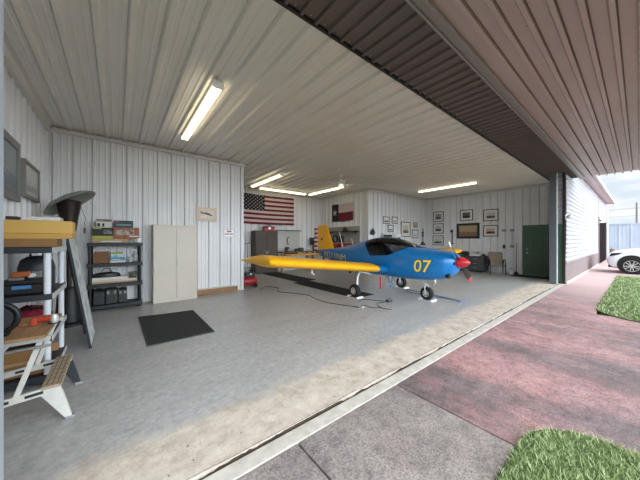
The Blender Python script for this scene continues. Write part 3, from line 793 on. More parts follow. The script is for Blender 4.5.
# ------------------------------------------------------------------ things around the aeroplane
def chock(loc, rot, label, grp='white wheel chocks'):
    t = thing('wheel_chock', label, 'wheel chock', loc, rot, grp)
    for s_ in (-1, 1):
        MB().prism([(s_ * .125, 0), (s_ * .20, 0), (s_ * .18, .04)], 'x', -.11, .11).build('wedge', M_white, t, bevel=0.004)
    MB().tube([(-.125, -.19, .010), (-.125, .19, .010)], .008, 8).build('tie_rod', M_white, t)
    return t
chock((AX - 1.05, AY + .02, 0), 0, 'white wheel chock under the main wheel below the near yellow wing')
chock((AX + 1.05, AY + .02, 0), 0, 'white wheel chock under the main wheel on the far side of the airplane')
chock((AX + nx, AY + ny, 0), 0, 'white wheel chock under the nose wheel below the number 07')
tb = thing('tow_bar', 'blue tubular tow bar lying on the floor beside the nose wheel', 'tow bar', (6.5, 3.4, 0))
M_tow = mat('blue_tow_bar_paint', '#4a6c8e', 0.4)
MB().tube([(0.33, 1.0, .02), (0.06, -.55, .02)], .011, 8).tube([(-.02, .72, .02), (0.04, -.5, .02)], .011, 8).build('arm', M_tow, tb)
MB().tube([(0.05, -.52, .02), (-.02, -.74, .02)], .013, 8).build('shaft', M_tow, tb)
MB().tube([(-.16, -.70, .02), (.12, -.80, .02)], .012, 8).build('handle', M_tow, tb)
MB().tube([(-.04, .72, .02), (.34, .98, .02)], .013, 8).build('axle_hook', M_tow, tb)
rf = thing('warning_streamer', 'red warning streamer hanging below the wing root of the airplane', 'streamer', (5.42, 4.25, 0.57))
MB().box(-.028, .028, -.003, .003, -.36, -.03).build('ribbon', M_red, rf)
MB().tube([(0, 0, -.03), (0, 0.0, 0.05)], .003, 6).build('string', M_white, rf)

# ------------------------------------------------------------------ white car on the drive
M_carw = mat('white_car_paint', '#eef0f2', 0.2, coat=0.6)
M_glass = mat('dark_car_glass', '#15191c', 0.06)
car = thing('car', 'white crossover car parked on the red drive with its nose to the building', 'car', (18.62, 0.93, -0.004))
cs = [ # y from the nose (negative back), half width, z bottom, z shoulder, z top
    (0.00, .62, .42, .66, .74), (-.03, .74, .32, .74, .84), (-.10, .84, .25, .82, .93), (-.25, .90, .22, .88, 1.01), (-.6, .92, .21, .93, 1.09), (-1.15, .93, .21, .97, 1.17),
    (-2.0, .93, .21, 1.0, 1.12), (-3.2, .93, .21, 1.03, 1.12), (-4.1, .91, .24, 1.05, 1.13), (-4.45, .86, .32, 1.03, 1.10), (-4.52, .78, .42, .95, 1.0)]
mb = MB(); rs = []
for y_, w_, zb, zs, zt in cs:
    half = [(0, zb), (w_ * .86, zb), (w_ * .96, zb + .06), (w_, zb + .22 * 1), (w_ * 1.0, (zb + zs) / 2 + .1), (w_ * .985, zs), (w_ * .93, zs + (zt - zs) * .55), (w_ * .80, zt - .012), (w_ * .45, zt), (0, zt + .006)]
    rg = [(-a, y_, z_) for a, z_ in half] + [(a, y_, z_) for a, z_ in half[::-1][1:-1]]
    rs.append(rg); mb.v += rg
n = len(rs[0])
for i in range(len(rs) - 1):
    for k in range(n): mb.f.append((i * n + k, i * n + (k + 1) % n, (i + 1) * n + (k + 1) % n, (i + 1) * n + k)); mb.m.append(0)
mb.f += [tuple(range(n)), tuple((len(rs) - 1) * n + k for k in range(n))]; mb.m += [0, 0]
cb = mb.build('body', M_carw, car, smooth=True)
gh = [(-1.05, .80, 1.14, 1.16), (-1.5, .80, 1.12, 1.42), (-1.95, .78, 1.12, 1.60), (-2.5, .77, 1.12, 1.655), (-3.3, .76, 1.12, 1.64), (-3.95, .74, 1.12, 1.54), (-4.35, .72, 1.10, 1.16)]
mb = MB(); rs = []
for y_, w_, zb, zt in gh:
    tw = w_ * (1 - .22 * (zt - zb) / .5)
    rg = [(-w_, y_, zb), (-tw, y_, zt - .05 * min(1, (zt - zb) * 3)), (-tw * .8, y_, zt), (tw * .8, y_, zt), (tw, y_, zt - .05 * min(1, (zt - zb) * 3)), (w_, y_, zb)]
    rs.append(rg); mb.v += rg
for i in range(len(rs) - 1):
    for k in range(5):
        mb.f.append((i * 6 + k, i * 6 + k + 1, (i + 1) * 6 + k + 1, (i + 1) * 6 + k)); mb.m.append(1 if (k in (0, 4) or i in (0, 1, 5)) else 0)
mb.f += [tuple(range(6)), tuple((len(rs) - 1) * 6 + k for k in range(6))]; mb.m += [0, 0]
mb.build('cabin', [M_carw, M_glass], car)
for sd in (-1, 1):
    for yy in (-.72, -3.45):
        x = sd * .86
        MB().lathe([(.30, -.02), (.43, -.02), (.43, .02), (.30, .02)], (sd * .925, yy, .40), 'x', 40, closed=True).lathe([(.40, -.005), (.40, .005)], (sd * .922, yy, .40), 'x', 32).build('wheel_arch', M_black, car, smooth=True)
        t = MB().lathe([(.245, -.11), (.32, -.11), (.35, -.08), (.355, 0), (.35, .08), (.32, .11), (.245, .11)], (x + sd * .0, yy, .355), 'x', 40, closed=True).build('wheel', M_rubber, car, smooth=True)
        h_ = MB()
        h_.lathe([(.215, .0), (.245, .0), (.245, sd * .105), (.232, sd * .105)], (x, yy, .355), 'x', 36, closed=True)
        h_.lathe([(.05, sd * .06), (.05, sd * .095), (.02, sd * .10)], (x, yy, .355), 'x', 16)
        for k in range(10):
            a = 2 * PI * k / 10 + (.06 if k % 2 else -.06)
            h_.bar((x + sd * .085, yy + .03 * math.cos(a), .355 + .03 * math.sin(a)), (x + sd * .095, yy + .23 * math.cos(a), .355 + .23 * math.sin(a)), .030, .02, up=(1, 0, 0))
        h_.build('alloy_rim', M_alu, t, smooth=True)
        MB().lathe([(.23, 0), (.23, sd * .02)], (x, yy, .355), 'x', 24).build('brake_disc', M_dark, t)
    MB().prism([(-.06, .76), (-.12, .90), (-.48, .94), (-.34, .84)], 'x', sd * .80 if sd > 0 else -.905, sd * .905 if sd > 0 else -.80).build('headlight', M_glass, car, bevel=0.01)
    MB().bar((sd * .93, -1.3, 1.05), (sd * 1.06, -1.25, 1.08), .12, .14).build('mirror', M_carw, car, bevel=0.03)
    MB().box(min(sd * .88, sd * .935), max(sd * .88, sd * .935), -3.0, -1.2, .22, .32).build('sill_cladding', M_black, car)
MB().box(-.60, .60, -.03, .015, .46, .66).build('grille', M_black, car, bevel=0.02)
MB().box(-.80, .80, -.24, -.02, .25, .36).build('bumper_lip', M_black, car, bevel=0.03)
# ------------------------------------------------------------------ ceiling lights and fan
M_tube = emit('fluorescent_tube', '#ffefc6', 4.2)
def ceiling_light(loc, rot, L, label):
    t = thing('ceiling_light', label, 'ceiling light', loc, rot, 'fluorescent strip lights under the ceiling')
    MB().prism([(-.065, 0), (.065, 0), (.065, -.03), (.045, -.06), (-.045, -.06), (-.065, -.03)], 'y', -L / 2, L / 2).build('housing', M_white, t)
    for s_ in (-1, 1):
        MB().cyl((s_ * .045, -L / 2 + .03, -.082), (s_ * .045, L / 2 - .03, -.082), .019, n=12).build('tube', M_tube, t, smooth=True)
    for s_ in (-1, 1):
        MB().box(-.075, .075, s_ * L / 2 - .02, s_ * L / 2 + .02, -.11, 0).build('end_cap', M_white, t, bevel=0.006)
    return t
zl = ZC - 0.001
first = ceiling_light((1.16, 5.02, zl), -0.01, 2.44, 'fluorescent strip light nearest the camera, above the beige cabinet')
for x_, y_, r_, lab in [(4.42, 8.85, 0, 'fluorescent strip light above the left end of the stars and stripes flag'), (6.0, 10.2, PI / 2, 'fluorescent strip light running along the top of the stars and stripes flag'),
                        (7.45, 8.95, 0, 'fluorescent strip light between the ceiling fan and the rear wall'), (10.95, 5.15, 0, 'fluorescent strip light nearest the picture-hung right wall')]:
    dup(first, (x_, y_, zl), r_, lab)
fan = thing('ceiling_fan', 'white five-blade ceiling fan with a small glass lamp', 'ceiling fan', (6.27, 6.65, ZC))
MB().lathe([(.075, 0), (.075, -.03), (.03, -.07)], n=20).build('canopy', M_white, fan, smooth=True)
MB().cyl((0, 0, -.05), (0, 0, -.20), .014, n=10).build('downrod', M_white, fan)
MB().lathe([(.03, -.18), (.11, -.19), (.135, -.25), (.12, -.31), (.06, -.33)], n=24).build('motor', M_white, fan, smooth=True)
for i in range(5):
    a = 2 * PI * i / 5 + .3; M_ = Matrix.Rotation(a, 4, 'Z') @ Matrix.Rotation(.24, 4, 'X')
    MB().prism([(.17, -.045), (.52, -.065), (.56, -.05), (.58, 0), (.56, .05), (.52, .065), (.17, .045)], 'z', -.305, -.297, M=M_).build('blade', M_white, fan)
    MB().box(.08, .20, -.015, .015, -.31, -.30, M=M_).build('blade_bracket', M_steel, fan)
MB().lathe([(.04, -.33), (.09, -.36), (.10, -.40), (.075, -.45), (.01, -.47)], n=20).build('lamp_shade', emit('lit_opal_glass', '#fff6e0', 0.7), fan, smooth=True)

# ------------------------------------------------------------------ flags
def flag_cloth(L, Hh, nx_, nz_, wave, pick):
    vs = []; fs = []; ms = []
    for i in range(nx_ + 1):
        for j in range(nz_ + 1):
            x_ = L * i / nx_; z_ = Hh * j / nz_
            y_ = -wave * (1 + math.sin(x_ * 4.1 + z_ * .8)) * (.4 + .6 * (1 - z_ / Hh)) - .004
            vs.append((x_, y_, z_ - .012 * math.sin(PI * x_ / L) * 1.5))
    for i in range(nx_):
        for j in range(nz_):
            a = i * (nz_ + 1) + j
            fs.append((a, a + nz_ + 1, a + nz_ + 2, a + 1)); ms.append(pick((i + .5) / nx_, (j + .5) / nz_))
    mb = MB(); mb.v = vs; mb.f = fs; mb.m = ms; return mb
def star5(mb, c, r, mi, f=None):
    pts = []
    for k in range(10):
        a = PI / 2 + PI * k / 5; q = r if k % 2 == 0 else r * .40
        pts.append((c[0] + q * math.cos(a), c[1], c[2] + q * math.sin(a)))
    vs = pts + [(p[0], p[1] + .004, p[2]) for p in pts]
    mb.add(vs, [tuple(range(10)), tuple(range(19, 9, -1))] + [(k, (k + 1) % 10, 10 + (k + 1) % 10, 10 + k) for k in range(10)], mi)
M_fred = mat('flag_red', '#6c1a25', 0.8, var=.12, scale=4); M_fwhite = mat('flag_white', '#c6b9b9', 0.8, var=.08, scale=4); M_fblue = mat('flag_blue', '#0f1322', 0.8)
us = thing('hanging_flag', 'large stars and stripes flag stretched along the rear wall', 'flag', (4.33, YB - .012, 2.24))
FH, FL = 1.36, 2.70
def us_pick(u, v):
    s_ = int((1 - v) * 13)
    if u < .40 and s_ < 7: return 2
    return 0 if s_ % 2 == 0 else 1
mb = flag_cloth(FL, FH, 60, 39, .012, us_pick)
mb.build('cloth', [M_fred, M_fwhite, M_fblue], us, smooth=True)
st_ = MB()
for r_ in range(9):
    for q in range(6 if r_ % 2 == 0 else 5):
        x_ = FL * .40 * ((q + .5) / 6 if r_ % 2 == 0 else (q + 1) / 6); z_ = FH * (1 - 7 / 13 * (r_ + .6) / 9.2)
        star5(st_, (x_, -.012 * (1 + math.sin(x_ * 4.1 + z_ * .8)) * (.4 + .6 * (1 - z_ / FH)) - .012, z_ - .018 * math.sin(PI * x_ / FL)), .036, 0)
st_.build('stars', M_fwhite, us)
gr = MB()
for q in range(5): gr.lathe([(.018, 0), (.018, -.008)], (.03 + q * (FL - .06) / 4, -.028, FH - .025 - .018 * math.sin(PI * (.03 + q * (FL - .06) / 4) / FL)), 'y', 10)
gr.build('grommet', M_steel, us)
tx = thing('hanging_flag', 'single-star flag of blue, white and red on the alcove side wall', 'flag', (XT - .012, 10.05, 2.45), -PI / 2)
TL, TH = 1.52, .88
mb = flag_cloth(TL, TH, 36, 24, .012, lambda u, v: 2 if u < 1 / 3 else (1 if v > .5 else 0))
star5(mb, (TL / 6, -.045, TH / 2), .19, 1)
mb.build('cloth', [M_fred, M_fwhite, M_fblue], tx, smooth=False)

# ------------------------------------------------------------------ framed pictures
M_frame = mat('black_picture_frame', '#1f1e20', 0.35); M_mount = mat('white_mount', '#dddad2', 0.8); M_gframe = mat('grey_picture_frame', '#83827f', 0.5)
def picture(wall, cu, cz, w, h, label, pm, frame=M_frame, fw=.035, mount=.10, depth=.025, mm=None, cat='picture', group=None):
    loc, rot = {'R': ((XR, cu, cz), -PI / 2), 'L': ((XL, cu, cz), PI / 2), 'M': ((cu, YM, cz), 0), 'B': ((cu, YC, cz), 0)}[wall]
    t = thing('framed_picture', label, cat, loc, rot, group)
    w2, h2 = w / 2, h / 2; d = depth
    f = MB(); f.box(-w2, w2, -d, -.002, h2 - fw, h2).box(-w2, w2, -d, -.002, -h2, -h2 + fw).box(-w2, -w2 + fw, -d, -.002, -h2 + fw, h2 - fw).box(w2 - fw, w2, -d, -.002, -h2 + fw, h2 - fw)
    f.build('frame', frame, t, bevel=.004)
    MB().box(-w2 + fw, w2 - fw, -d * .55, -.003, -h2 + fw, h2 - fw).build('mount', mm or M_mount, t)
    iw, ih = w2 - fw - mount, h2 - fw - mount
    MB().box(-iw, iw, -d * .55 - .003, -d * .55, -ih, ih).build('print', pm, t)
    return t
P = lambda n, a, b, c, s_=5: picture_mat(n, a, b, c, s_)
gR, gM = 'framed pictures on the right wall', 'framed pictures on the middle wall'
picture('R', 6.86, 2.775, .58, .55, 'top picture of the column of three black frames on the right wall', P('p1', '#8d9094', '#5e5a55', '#3b3836'), group=gR)
picture('R', 6.86, 2.125, .58, .55, 'middle picture of the column of three black frames on the right wall', P('p2', '#b4b7ba', '#4a4d52', '#24262a'), group=gR)
picture('R', 6.87, 1.48, .60, .53, 'bottom picture of the column of three black frames, showing a grey silhouette', P('p3', '#c4c6c8', '#8d8f92', '#35373a'), group=gR, mount=.06)
picture('R', 5.43, 2.745, .62, .55, 'black framed dark landscape hanging above the large dark-framed artwork', P('p4', '#5d5a58', '#3a3431', '#201d1c'), group=gR)
picture('R', 4.36, 2.67, .62, .55, 'upper of two black framed prints nearest the green door', P('p5', '#b9bcc0', '#6e6a4c', '#4c452e'), group=gR)
picture('R', 4.37, 1.93, .62, .53, 'lower of two black framed prints nearest the green door, reddish brown', P('p6', '#c0aea4', '#6d4438', '#3a2620'), group=gR)
picture('R', 5.36, 1.955, 1.06, .77, 'large artwork in a wide dark frame with warm blurred figures', P('p7', '#a8956f', '#94502f', '#6d735c', 13), frame=mat('dark_navy_frame', '#191d25', .3), fw=.09, mount=.03, mm=mat('dark_mount', '#39424a', .6), group=gR)
picture('M', 10.12, 2.45, .48, .35, 'upper left small black frame with a dark plane print on the middle wall', P('p8', '#d0d2d0', '#8c9088', '#2e3330'), fw=.03, mount=.05, group=gM)
picture('M', 10.80, 2.485, .46, .34, 'upper right small black frame beside the dark plane print, pale certificate', P('p9', '#dedad2', '#c9c2b4', '#7d6f5e'), fw=.035, mount=.05, group=gM)
picture('M', 10.47, 2.065, .44, .35, 'small black frame hung below the upper pair on the middle wall', P('p10', '#dadcda', '#a5a7a6', '#55585a'), fw=.035, mount=.04, group=gM)
picture('M', 11.76, 2.055, .84, .78, 'largest black frame on the middle wall with a wide white mount', P('p11', '#c7bda8', '#8b7a63', '#584a40'), fw=.04, mount=.15, group=gM)
picture('M', 12.68, 2.32, .42, .30, 'small unframed-looking tan plaque above a black framed certificate', P('p12', '#b4a98f', '#9c8a68', '#7a6848'), frame=mat('tan_frame', '#a39679', .6), fw=.03, mount=.03, mm=mat('tan_mount', '#b6ab92', .7), group=gM)
picture('M', 12.65, 1.825, .62, .46, 'black framed pale blue certificate below the tan plaque', P('p13', '#cfd6da', '#bcc6cc', '#8d98a4'), fw=.04, mount=.07, group=gM)
picture('L', 4.95, 2.44, 1.05, .82, 'large grey framed aerial picture on the left wall', P('p14', '#8a9598', '#6a7679', '#59666a', 8), frame=M_gframe, fw=.10, mount=.02, mm=mat('grey_mount', '#7f898b', .6), depth=.04, group='framed pictures on the left wall')
picture('L', 6.12, 2.43, .92, .56, 'deep grey framed drawing on the left wall near the corner', P('p15', '#c3c3bd', '#aaaaa4', '#7c7c78', 9), frame=M_gframe, fw=.05, mount=.06, depth=.05, mm=mat('pale_mount', '#c9c8c2', .7), group='framed pictures on the left wall')
pl = thing('airplane_print', 'unframed cream print of a small plane above the beige cabinet', 'print', (1.955, YC - .004, 2.21))
MB().box(-.265, .265, -.02, 0, -.19, .19).build('panel', mat('cream_panel', '#d6c4b0', .7), pl, bevel=.003)
MB().box(-.20, .18, -.024, -.02, -.11, .13).build('image', mat('sky_print', '#e9dfd2', .6, col2='#cdbba9', scale=7), pl)
pm = MB(); pm.bar((-.16, -.026, .045), (.14, -.026, -.03), .005, .035, up=(0, 0, 1)).bar((-.05, -.027, .03), (.08, -.027, .0), .005, .055); pm.bar((-.17, -.027, .075), (-.13, -.027, .03), .005, .02)
pm.build('plane_image', mat('slate_print', '#5c6068', .6), pl)
sg = thing('sign', 'small white notice with red lettering right of the cream plane print', 'sign', (2.57, YC - .004, 1.70))
MB().box(-.15, .15, -.006, 0, -.11, .11).build('plate', M_white, sg)
rr_ = MB()
for x0, x1, z0, z1 in [(-.06, -.035, .03, .075), (-.03, -.01, .03, .075), (-.004, .02, .03, .075), (.026, .05, .03, .075), (.055, .07, .03, .075)] + [(-.12 + .03 * q, -.098 + .03 * q, -.045, -.01) for q in range(8)]:
    rr_.box(x0, x1, -.008, -.006, z0, z1)
rr_.build('lettering', mat('red_lettering', '#a5303a', .6), sg)
bd = MB(); bd.box(-.15, .15, -.0075, -.006, .105, .11).box(-.15, .15, -.0075, -.006, -.11, -.105).box(-.15, -.145, -.0075, -.006, -.11, .11).box(.145, .15, -.0075, -.006, -.11, .11)
bd.build('border', mat('dark_border', '#6e5a5c', .6), sg)

# ------------------------------------------------------------------ along the back wall
cab = thing('storage_cabinet', 'tall beige two-door steel cabinet against the ribbed back wall', 'cabinet', (1.145, 7.13, 0))
cw, cd, ch = .478, .36, 1.87
MB().box(-cw, cw, 0, cd, 0.06, ch).box(-cw + .02, cw - .02, .02, cd, 0, .06).build('body', M_beige, cab, bevel=.006)
MB().box(-cw, cw, -.012, 0.0, 0.0, .065).build('plinth', M_beige, cab, bevel=.003)
MB().box(-cw, cw, -.014, .0, ch - .045, ch).build('top_rail', M_beige, cab, bevel=.004)
for s_ in (-1, 1):
    x0, x1 = (-cw + .008, -.004) if s_ < 0 else (.004, cw - .008)
    d = MB().box(x0, x1, -.018, 0, .075, ch - .05).build('door', M_beige, cab, bevel=.005)
    hx = MB(); 
    for zz in (.25, ch / 2, ch - .25): hx.cyl((s_ * (cw - .004), -.016, zz - .04), (s_ * (cw - .004), -.016, zz + .04), .006, n=8)
    hx.build('hinge', M_steel, d)
    if s_ > 0: MB().box(.02, .045, -.026, -.018, .86, 1.00).box(.026, .039, -.04, -.026, .88, .96).build('handle', M_steel, d, bevel=.003)
wb_ = thing('timber_board', 'long pine board standing on edge on the floor along the back wall', 'timber', (2.22, 7.44, 0))
MB().box(-.57, .58, -.019, .019, 0, .14).build('plank', mat('pine_board', '#9a7350', .7, var=.25, scale=3, stretch=(1, 10, 10)), wb_, bevel=.003)
MB().box(-.57, .58, -.019, .045, .141, .156).build('batten', mat('pale_batten', '#d5cbbb', .7), wb_)

M_shelf = mat('black_shelf_plastic', '#0f0f11', .5)
def shelf_unit(root, w, d, levels, m_shelf, m_post, post_r, lip=.045, rails=None):
    for z in levels:
        s_ = MB(); s_.box(0, w, 0, d, z - .012, z)
        for q in range(1, 6): s_.box(w * q / 6 - .006, w * q / 6 + .006, .02, d - .02, z - lip + .01, z - .012)
        sh = s_.build('shelf', m_shelf, root)
        a, b = rails or (m_shelf, m_shelf)
        for (y0, y1) in ((-.006, .0), (d, d + .006)): MB().box(-.006, w + .006, y0, y1, z - lip, z).build('side_rail', a, sh, bevel=.002)
        for (x0, x1) in ((-.006, .0), (w, w + .006)): MB().box(x0, x1, 0, d, z - lip, z).build('end_rail', b, sh, bevel=.002)
    for x in (post_r + .012, w - post_r - .012):
        for y in (post_r + .012, d - post_r - .012):
            MB().cyl((x, y, 0), (x, y, levels[-1] - .014), post_r, n=12).build('post', m_post, root, smooth=True)
bs = thing('plastic_shelf', 'black plastic four-tier shelf unit left of the beige cabinet', 'shelf unit', (-.475, 7.06, 0))
shelf_unit(bs, .93, .38, [.12, .56, 1.0, 1.44], M_shelf, M_shelf, .03, .07)
bx, by, = -.475, 7.06
def carton(name, label, cat, loc, size, mats, rot=0, group=None, bevel=.004, parts=()):
    t = thing(name, label, cat, loc, rot, group); w, d, h = size
    MB().box(-w / 2, w / 2, -d / 2, d / 2, 0, h).build('body', mats, t, bevel=bevel)
    for (pn, m_, x0, x1, z0, z1) in parts:      # printed panels on the front face, in fractions of the face
        MB().box(-w / 2 + w * x0, -w / 2 + w * x1, -d / 2 - .003, -d / 2, h * z0, h * z1).build(pn, m_, t)
    return t
M_lime = mat('lime_print', '#a3ad3e', .6); M_cblack = mat('black_card', '#232622', .6); M_oran = mat('orange_brown_card', '#a0623f', .6, col2='#7d4a34', scale=9)
M_teal = mat('dark_teal_card', '#2c3f47', .6); M_tan = mat('tan_board', '#b49a7c', .8); M_wcard = mat('white_card', '#d2cfc8', .7); M_bluep = mat('blue_print', '#4d8fb0', .6)
yb = by + .19
zt1 = 1.4445
carton('cardboard_tray', 'flat brown cardboard tray lying on top of the black shelf unit', 'box', (-.10, yb, zt1), (.60, .30, .075), M_tan, parts=[('label_strip', M_wcard, .25, .80, .1, .45)])
carton('power_tool_box', 'black and lime green product box on the left of the cardboard tray', 'box', (-.235, yb, zt1 + .0755), (.345, .24, .245), M_cblack, parts=[('green_band', M_lime, 0, 1, .02, .28), ('top_band', M_lime, .05, .45, .88, .98), ('picture_patch', mat('grey_print', '#8b8d88', .6, col2='#2f322e', scale=20), .55, .95, .45, .8)])
carton('power_tool_box', 'orange brown product box with a tool picture right of the lime green box', 'box', (.175, yb, zt1 + .0755), (.455, .25, .255), M_oran, parts=[('picture_patch', mat('tool_print', '#b9aca0', .6, col2='#46352c', scale=12), .08, .80, .35, .80), ('caption_strip', M_wcard, .6, .97, .2, .3)])
carton('small_box', 'small white box with a black tray lid on the lime green box', 'box', (-.21, yb, zt1 + .321), (.26, .20, .13), M_wcard, parts=[('window_patch', M_cblack, .08, .25, .15, .7), ('window_patch', M_cblack, .38, .52, .15, .7)])
carton('small_box', 'brown patterned parts tray lying on the small white box', 'box', (-.21, yb, zt1 + .4515), (.25, .19, .05), mat('brown_tray', '#5c4a42', .7, col2='#9a8a80', scale=25))
carton('small_box', 'dark teal shoebox-like carton on the orange brown product box', 'box', (.12, yb, zt1 + .331), (.345, .22, .155), M_teal, parts=[('red_mark', M_red, .05, .3, .72, .9), ('grey_caption', mat('teal_print', '#70858c', .6), .15, .9, .25, .5)])
cup = thing('cup', 'small white cup on the right front end of the black shelf top', 'cup', (.385, by + .045, zt1))
MB().lathe([(.035, 0), (.042, .09), (.038, .09), (.032, .006)], n=18).build('body', M_white, cup, smooth=True); MB().torus((.048, 0, .05), .022, .005, 'y', 16, 6).build('handle', M_white, cup)
z2 = 1.0045
carton('cardboard_box', 'brown cardboard box on the left of the second tier of the black shelf', 'box', (-.255, yb, z2), (.24, .26, .245), mat('brown_card_dark', '#80593a', .8, var=.1))
carton('book', 'flat white book lying at the bottom of the pile on the black shelf second tier', 'book', (0.025, yb, z2), (.29, .24, .05), M_wcard)
carton('book', 'blue and white book in the middle of the pile on the black shelf second tier', 'book', (0.015, yb, z2 + .051), (.25, .22, .06), M_bluep, parts=[('spine_band', M_wcard, .1, .7, .2, .5)])
carton('book', 'pale patterned manual with blue picture on the blue and white book', 'book', (0.005, yb, z2 + .112), (.22, .20, .075), mat('pale_blue_print', '#c9d6da', .6, col2='#5f9ab5', scale=12))
carton('book', 'thin lime topped booklet at the top of the book pile on the black shelf', 'book', (0.005, yb, z2 + .188), (.20, .18, .035), M_lime)
bt = thing('spray_bottle', 'clear plastic spray bottle on the right of the second black shelf tier', 'bottle', (.335, yb + .06, z2))
M_clear = mat('clear_plastic', '#b9bcbb', .25)
MB().lathe([(.05, 0), (.055, .01), (.055, .16), (.02, .22), (.02, .25)], n=18).build('body', M_clear, bt, smooth=True); MB().box(-.06, .03, -.015, .015, .25, .285).build('spray_head', M_white, bt, bevel=.004)
jr = thing('plastic_tub', 'low clear plastic tub left of the spray bottle on the black shelf', 'tub', (.245, yb - .05, z2))
MB().lathe([(.04, 0), (.05, .10), (.052, .10), (.052, .115), (.01, .118)], n=18).build('body', M_clear, jr, smooth=True)
z3 = .5645
for i, (w_, h_, dx, m_, lab) in enumerate([(.80, .035, 0, mat('tan_foam', '#a8927a', .8), 'brown board at the bottom of the sheet stack on the black shelf'), (.78, .045, -.01, mat('cream_sheet', '#cfc6b6', .8), 'thick cream sheet in the middle of the stack on the black shelf'), (.60, .05, -.085, mat('white_foam_sheet', '#dcdad2', .8), 'white foam sheet on top of the stack on the black shelf')]):
    carton('flat_board', lab, 'board', (-.02 + dx, yb, z3), (w_, .22, h_), m_, group='boards on the third shelf tier'); z3 += h_ + .0005
tb_ = thing('tool_bag', 'low black fabric bag on the white foam sheet', 'bag', (-.17, yb, z3 + .0005))
MB().lathe([(.235, 0), (.24, .03), (.22, .075), (.13, .10), (.02, .105)], n=24, M=Matrix.Diagonal((1, .45, 1, 1))).build('body', M_black, tb_, smooth=True)
MB().torus((0, 0, .105), .08, .008, 'y', 18, 6).build('handle', M_black, tb_)
dr = thing('cordless_drill', 'olive and black cordless drill lying right of the black bag', 'drill', (.308, yb - .02, .6462))
MB().cyl((-.10, 0, .10), (.06, 0, .12), .035, .03, 14).build('body', mat('olive_plastic', '#5a5f35', .5), dr, smooth=True); MB().cyl((.06, 0, .12), (.11, 0, .126), .02, .012, 12).build('chuck', M_steel, dr); MB().bar((-.07, 0, .09), (-.03, 0, .01), .05, .04).build('grip', M_black, dr, bevel=.008); MB().box(-.09, .04, -.035, .035, 0, .035).build('battery', M_black, dr, bevel=.006)
z4 = .1245
for i, (x_, w_, h_, lab) in enumerate([(-.295, .190, .32, 'black plastic tool case at the left of the bottom shelf tier'), (-.085, .205, .34, 'black plastic tool case in the middle of the bottom shelf tier'), (.105, .145, .31, 'narrow black plastic case at the right of the bottom shelf tier')]):
    t = thing('tool_case', lab, 'tool case', (x_, yb, z4), 0, 'black cases on the bottom shelf')
    MB().box(-w_ / 2, w_ / 2, -.14, .14, 0, h_ * .84).build('body', M_black, t, bevel=.012); MB().box(-w_ * .45, w_ * .45, -.13, .13, h_ * .85, h_ * .93).build('lid', M_black, t, bevel=.01)
    MB().tube([(-w_ * .25, -.02, h_ * .93), (-w_ * .25, -.02, h_), (w_ * .25, -.02, h_), (w_ * .25, -.02, h_ * .93)], .010, 8).build('handle', M_black, t)
    for s_ in (-1, 1): MB().box(s_ * w_ * .28 - .02, s_ * w_ * .28 + .02, -.148, -.138, h_ * .62, h_ * .84).build('latch', M_grey if i else M_dark, t, bevel=.003)

# ------------------------------------------------------------------ patio heater and leaning table
ph = thing('patio_heater', 'bronze patio heater with a large tilted grey reflector hood', 'patio heater', (-.66, 6.3, 0))
M_bronze = mat('bronze_metal', '#2a1e1a', .4, metal=.3); M_hood = mat('grey_hood_metal', '#9aa19b', .35, metal=.3, var=.2, scale=5)
Mh = Matrix.Translation((0.0, .06, 2.19)) @ Matrix.Rotation(-.60, 4, 'Y') @ Matrix.Rotation(-.10, 4, 'X')
MB().lathe([(.02, .10), (.18, .085), (.31, .04), (.395, -.02), (.40, -.04), (.39, -.04), (.30, .022), (.18, .066), (.02, .08)], n=40, M=Mh).build('reflector_hood', M_hood, ph, smooth=True)
MB().lathe([(.045, 1.55), (.095, 1.66), (.105, 1.74), (.115, 1.80), (.12, 1.86), (.165, 2.15), (.175, 2.18), (.155, 2.195), (.02, 2.22)], n=24).build('burner_head', M_bronze, ph, smooth=True)
MB().cyl((0, 0, .66), (0, 0, 1.6), .035, n=14).build('pole', M_bronze, ph, smooth=True)
MB().lathe([(.23, 0), (.23, .05), (.18, .07), (.15, .60), (.12, .66), (.03, .68)], n=28).build('tank_housing', M_black, ph, smooth=True)  # brown tank coloured black, the shade on it put into the colour
MB().tube([(.16, -.05, 2.08), (.22, -.08, 1.90), (.21, -.08, 1.80), (.215, -.08, 1.72)], .004, 6).build('igniter_cable', M_black, ph); MB().box(.195, .225, -.09, -.07, 1.62, 1.72).build('tag', mat('brown_tag', '#5a4036', .7), ph)
lt = thing('folding_table', 'folded table with mottled blue-grey top leaning beside the white shelf unit', 'table', (-.28, 4.73, 0), 0)
lean = math.atan2(.235, 1.55); Ml = Matrix.Rotation(-lean, 4, 'Y')
MB().box(-.012, .012, 0, .74, .02, 1.58, M=Ml).build('tabletop', mat('mottled_laminate', '#e0e4e6', .6, col2='#a4afb6', scale=8, detail=6), lt, bevel=.004)
e_ = MB(); e_.box(-.014, .0125, -.010, 0.0, .006, 1.59, M=Ml).box(-.014, .0125, .74, .75, .006, 1.59, M=Ml).box(-.014, .0125, -.010, .75, 1.58, 1.59, M=Ml).box(-.014, .0125, -.010, .75, .006, .02, M=Ml)
e_.build('edge_band', mat('dark_edge_band', '#202328', .5), lt)
for s_ in (.1, .62): MB().tube([Ml @ Vector((-.035, s_, .2)), Ml @ Vector((-.035, s_, 1.4))], .012, 8).build('leg', M_dark, lt)
bt2 = MB(); bt2.box(.012, .0130, .04, .70, .80, .806, M=Ml); bt2.build('crease', M_white, lt)

